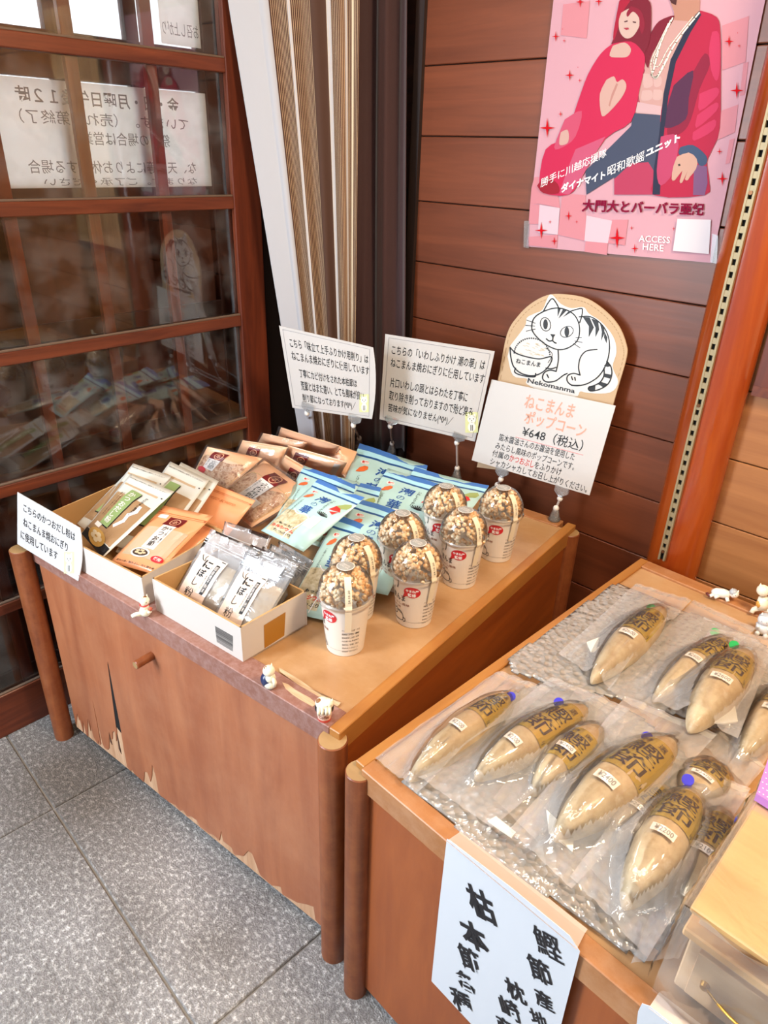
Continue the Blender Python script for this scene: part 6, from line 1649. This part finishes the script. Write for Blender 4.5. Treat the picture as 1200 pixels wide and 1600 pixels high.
MB().ball(p + sd * 0.009 + Vector((0, 0, 0.039)), (0.0055, 0.0055, 0.004), 10, 8).build('back_patch', M_pbrown, r3_, smooth=True, world=True)
# 4 cat lying on its side at the back rim of the right cabinet
p = P(1126, 934, Z1); f = camdir(p); sd = Vector((f.y, -f.x, 0))
r4 = empty('cat_ornament', p); tag(r4, 'white cat ornament lying along the back rim of the right cabinet', 'ornament', 'small cat ornaments')
mb = MB(); mb.path([p - sd * 0.016 + Vector((0, 0, 0.014)), p - sd * 0.004 + Vector((0, 0, 0.013)), p + sd * 0.012 + Vector((0, 0, 0.010)), p + sd * 0.020 + Vector((0, 0, 0.007))], [0.008, 0.011, 0.011, 0.007], 12)
hc = p - sd * 0.024 + Vector((0, 0, 0.020)); mb.ball(hc, 0.010); ears(mb, hc, 0.0095, f)
for a_, b_ in ((0.004, 0.012), (0.014, 0.022), (-0.012, -0.016)): mb.path([p + sd * a_ + f * 0.006 + Vector((0, 0, 0.008)), p + sd * b_ + f * 0.014 + Vector((0, 0, 0.004))], [0.0045, 0.0038], 8)
mb.build('body', plain('ornament_white', '#efe9e2', 0.35, coat=0.4), r4, smooth=True, world=True); face(r4, hc, 0.010, f)
MB().ball(hc + Vector((0, 0, 0.003)) + sd * 0.002, (0.0095, 0.0095, 0.0085), 12, 8).build('grey_cap', M_pgrey, r4, smooth=True, world=True)
MB().path([p + sd * 0.016 + f * 0.006 + Vector((0, 0, 0.004)), p + sd * 0.024 + f * 0.012 + Vector((0, 0, 0.004)), p + sd * 0.030 + f * 0.006 + Vector((0, 0, 0.005))], 0.0035, 8).build('tail', plain('ornament_maroon', '#6d3230', 0.4), r4, smooth=True, world=True)
# 5 calico cat with a raised arm
p = P(1188, 962, Z1); f = camdir(p); sd = Vector((f.y, -f.x, 0))
r5 = empty('cat_ornament', p); tag(r5, 'cream and orange cat ornament stretching one arm upward, far right', 'ornament', 'small cat ornaments')
mb = MB(); mb.path([p + Vector((0, 0, 0.020)), p + Vector((0, 0, 0.034)) + sd * 0.003, p + Vector((0, 0, 0.046)) + sd * 0.006], [0.012, 0.0125, 0.009], 12)
hc = p + sd * 0.010 + Vector((0, 0, 0.062)); mb.ball(hc, (0.0135, 0.0135, 0.0125)); ears(mb, hc, 0.012, f)
mb.path([p - sd * 0.004 + Vector((0, 0, 0.044)), p - sd * 0.014 + Vector((0, 0, 0.060)), p - sd * 0.022 + Vector((0, 0, 0.076))], [0.0055, 0.005, 0.005], 8); mb.ball(p - sd * 0.024 + Vector((0, 0, 0.078)), 0.0062, 10, 8)
mb.path([p - sd * 0.002 + Vector((0, 0, 0.022)), p - sd * 0.020 + Vector((0, 0, 0.018)), p - sd * 0.022 + Vector((0, 0, 0.005)), p - sd * 0.030 + Vector((0, 0, 0.003))], [0.008, 0.007, 0.005, 0.0045], 8)
mb.path([p + sd * 0.004 + Vector((0, 0, 0.020)), p + sd * 0.016 + Vector((0, 0, 0.010)), p + sd * 0.018 + f * 0.006 + Vector((0, 0, 0.0035))], [0.008, 0.006, 0.005], 8)
mb.build('body', M_porc, r5, smooth=True, world=True); face(r5, hc, 0.0125, f)
MB().ball(p + sd * 0.007 + Vector((0, 0, 0.030)) + f * 0.003, (0.009, 0.009, 0.011), 12, 8).build('orange_patch', M_pcal, r5, smooth=True, world=True)
# 6 grey cat sitting on the tray floor
p = P(1190, 990, 0.6145); f = camdir(p); sd = Vector((f.y, -f.x, 0))
r6 = empty('cat_ornament', p); tag(r6, 'grey and white cat ornament sitting below the one with the raised arm', 'ornament', 'small cat ornaments')
mb = MB(); mb.ball(p + Vector((0, 0, 0.014)), (0.016, 0.015, 0.0145)); hc = p + Vector((0, 0, 0.034)) + sd * 0.002; mb.ball(hc, (0.0145, 0.0135, 0.0125)); ears(mb, hc, 0.0125, f)
for k in (-1, 1):
    mb.path([p + sd * (k * 0.012) + Vector((0, 0, 0.022)), p + sd * (k * 0.009) + f * 0.012 + Vector((0, 0, 0.018))], [0.0048, 0.0042], 8)
    mb.ball(p + sd * (k * 0.008) + f * 0.013 + Vector((0, 0, 0.005)), 0.0055, 10, 8)
mb.build('body', plain('ornament_greywhite', '#d9dadc', 0.35, coat=0.4), r6, smooth=True, world=True); face(r6, hc, 0.013, f)
MB().ball(hc + Vector((0, 0, 0.003)) - f * 0.003, (0.014, 0.013, 0.0115), 12, 8).build('grey_cap', M_pgrey, r6, smooth=True, world=True)
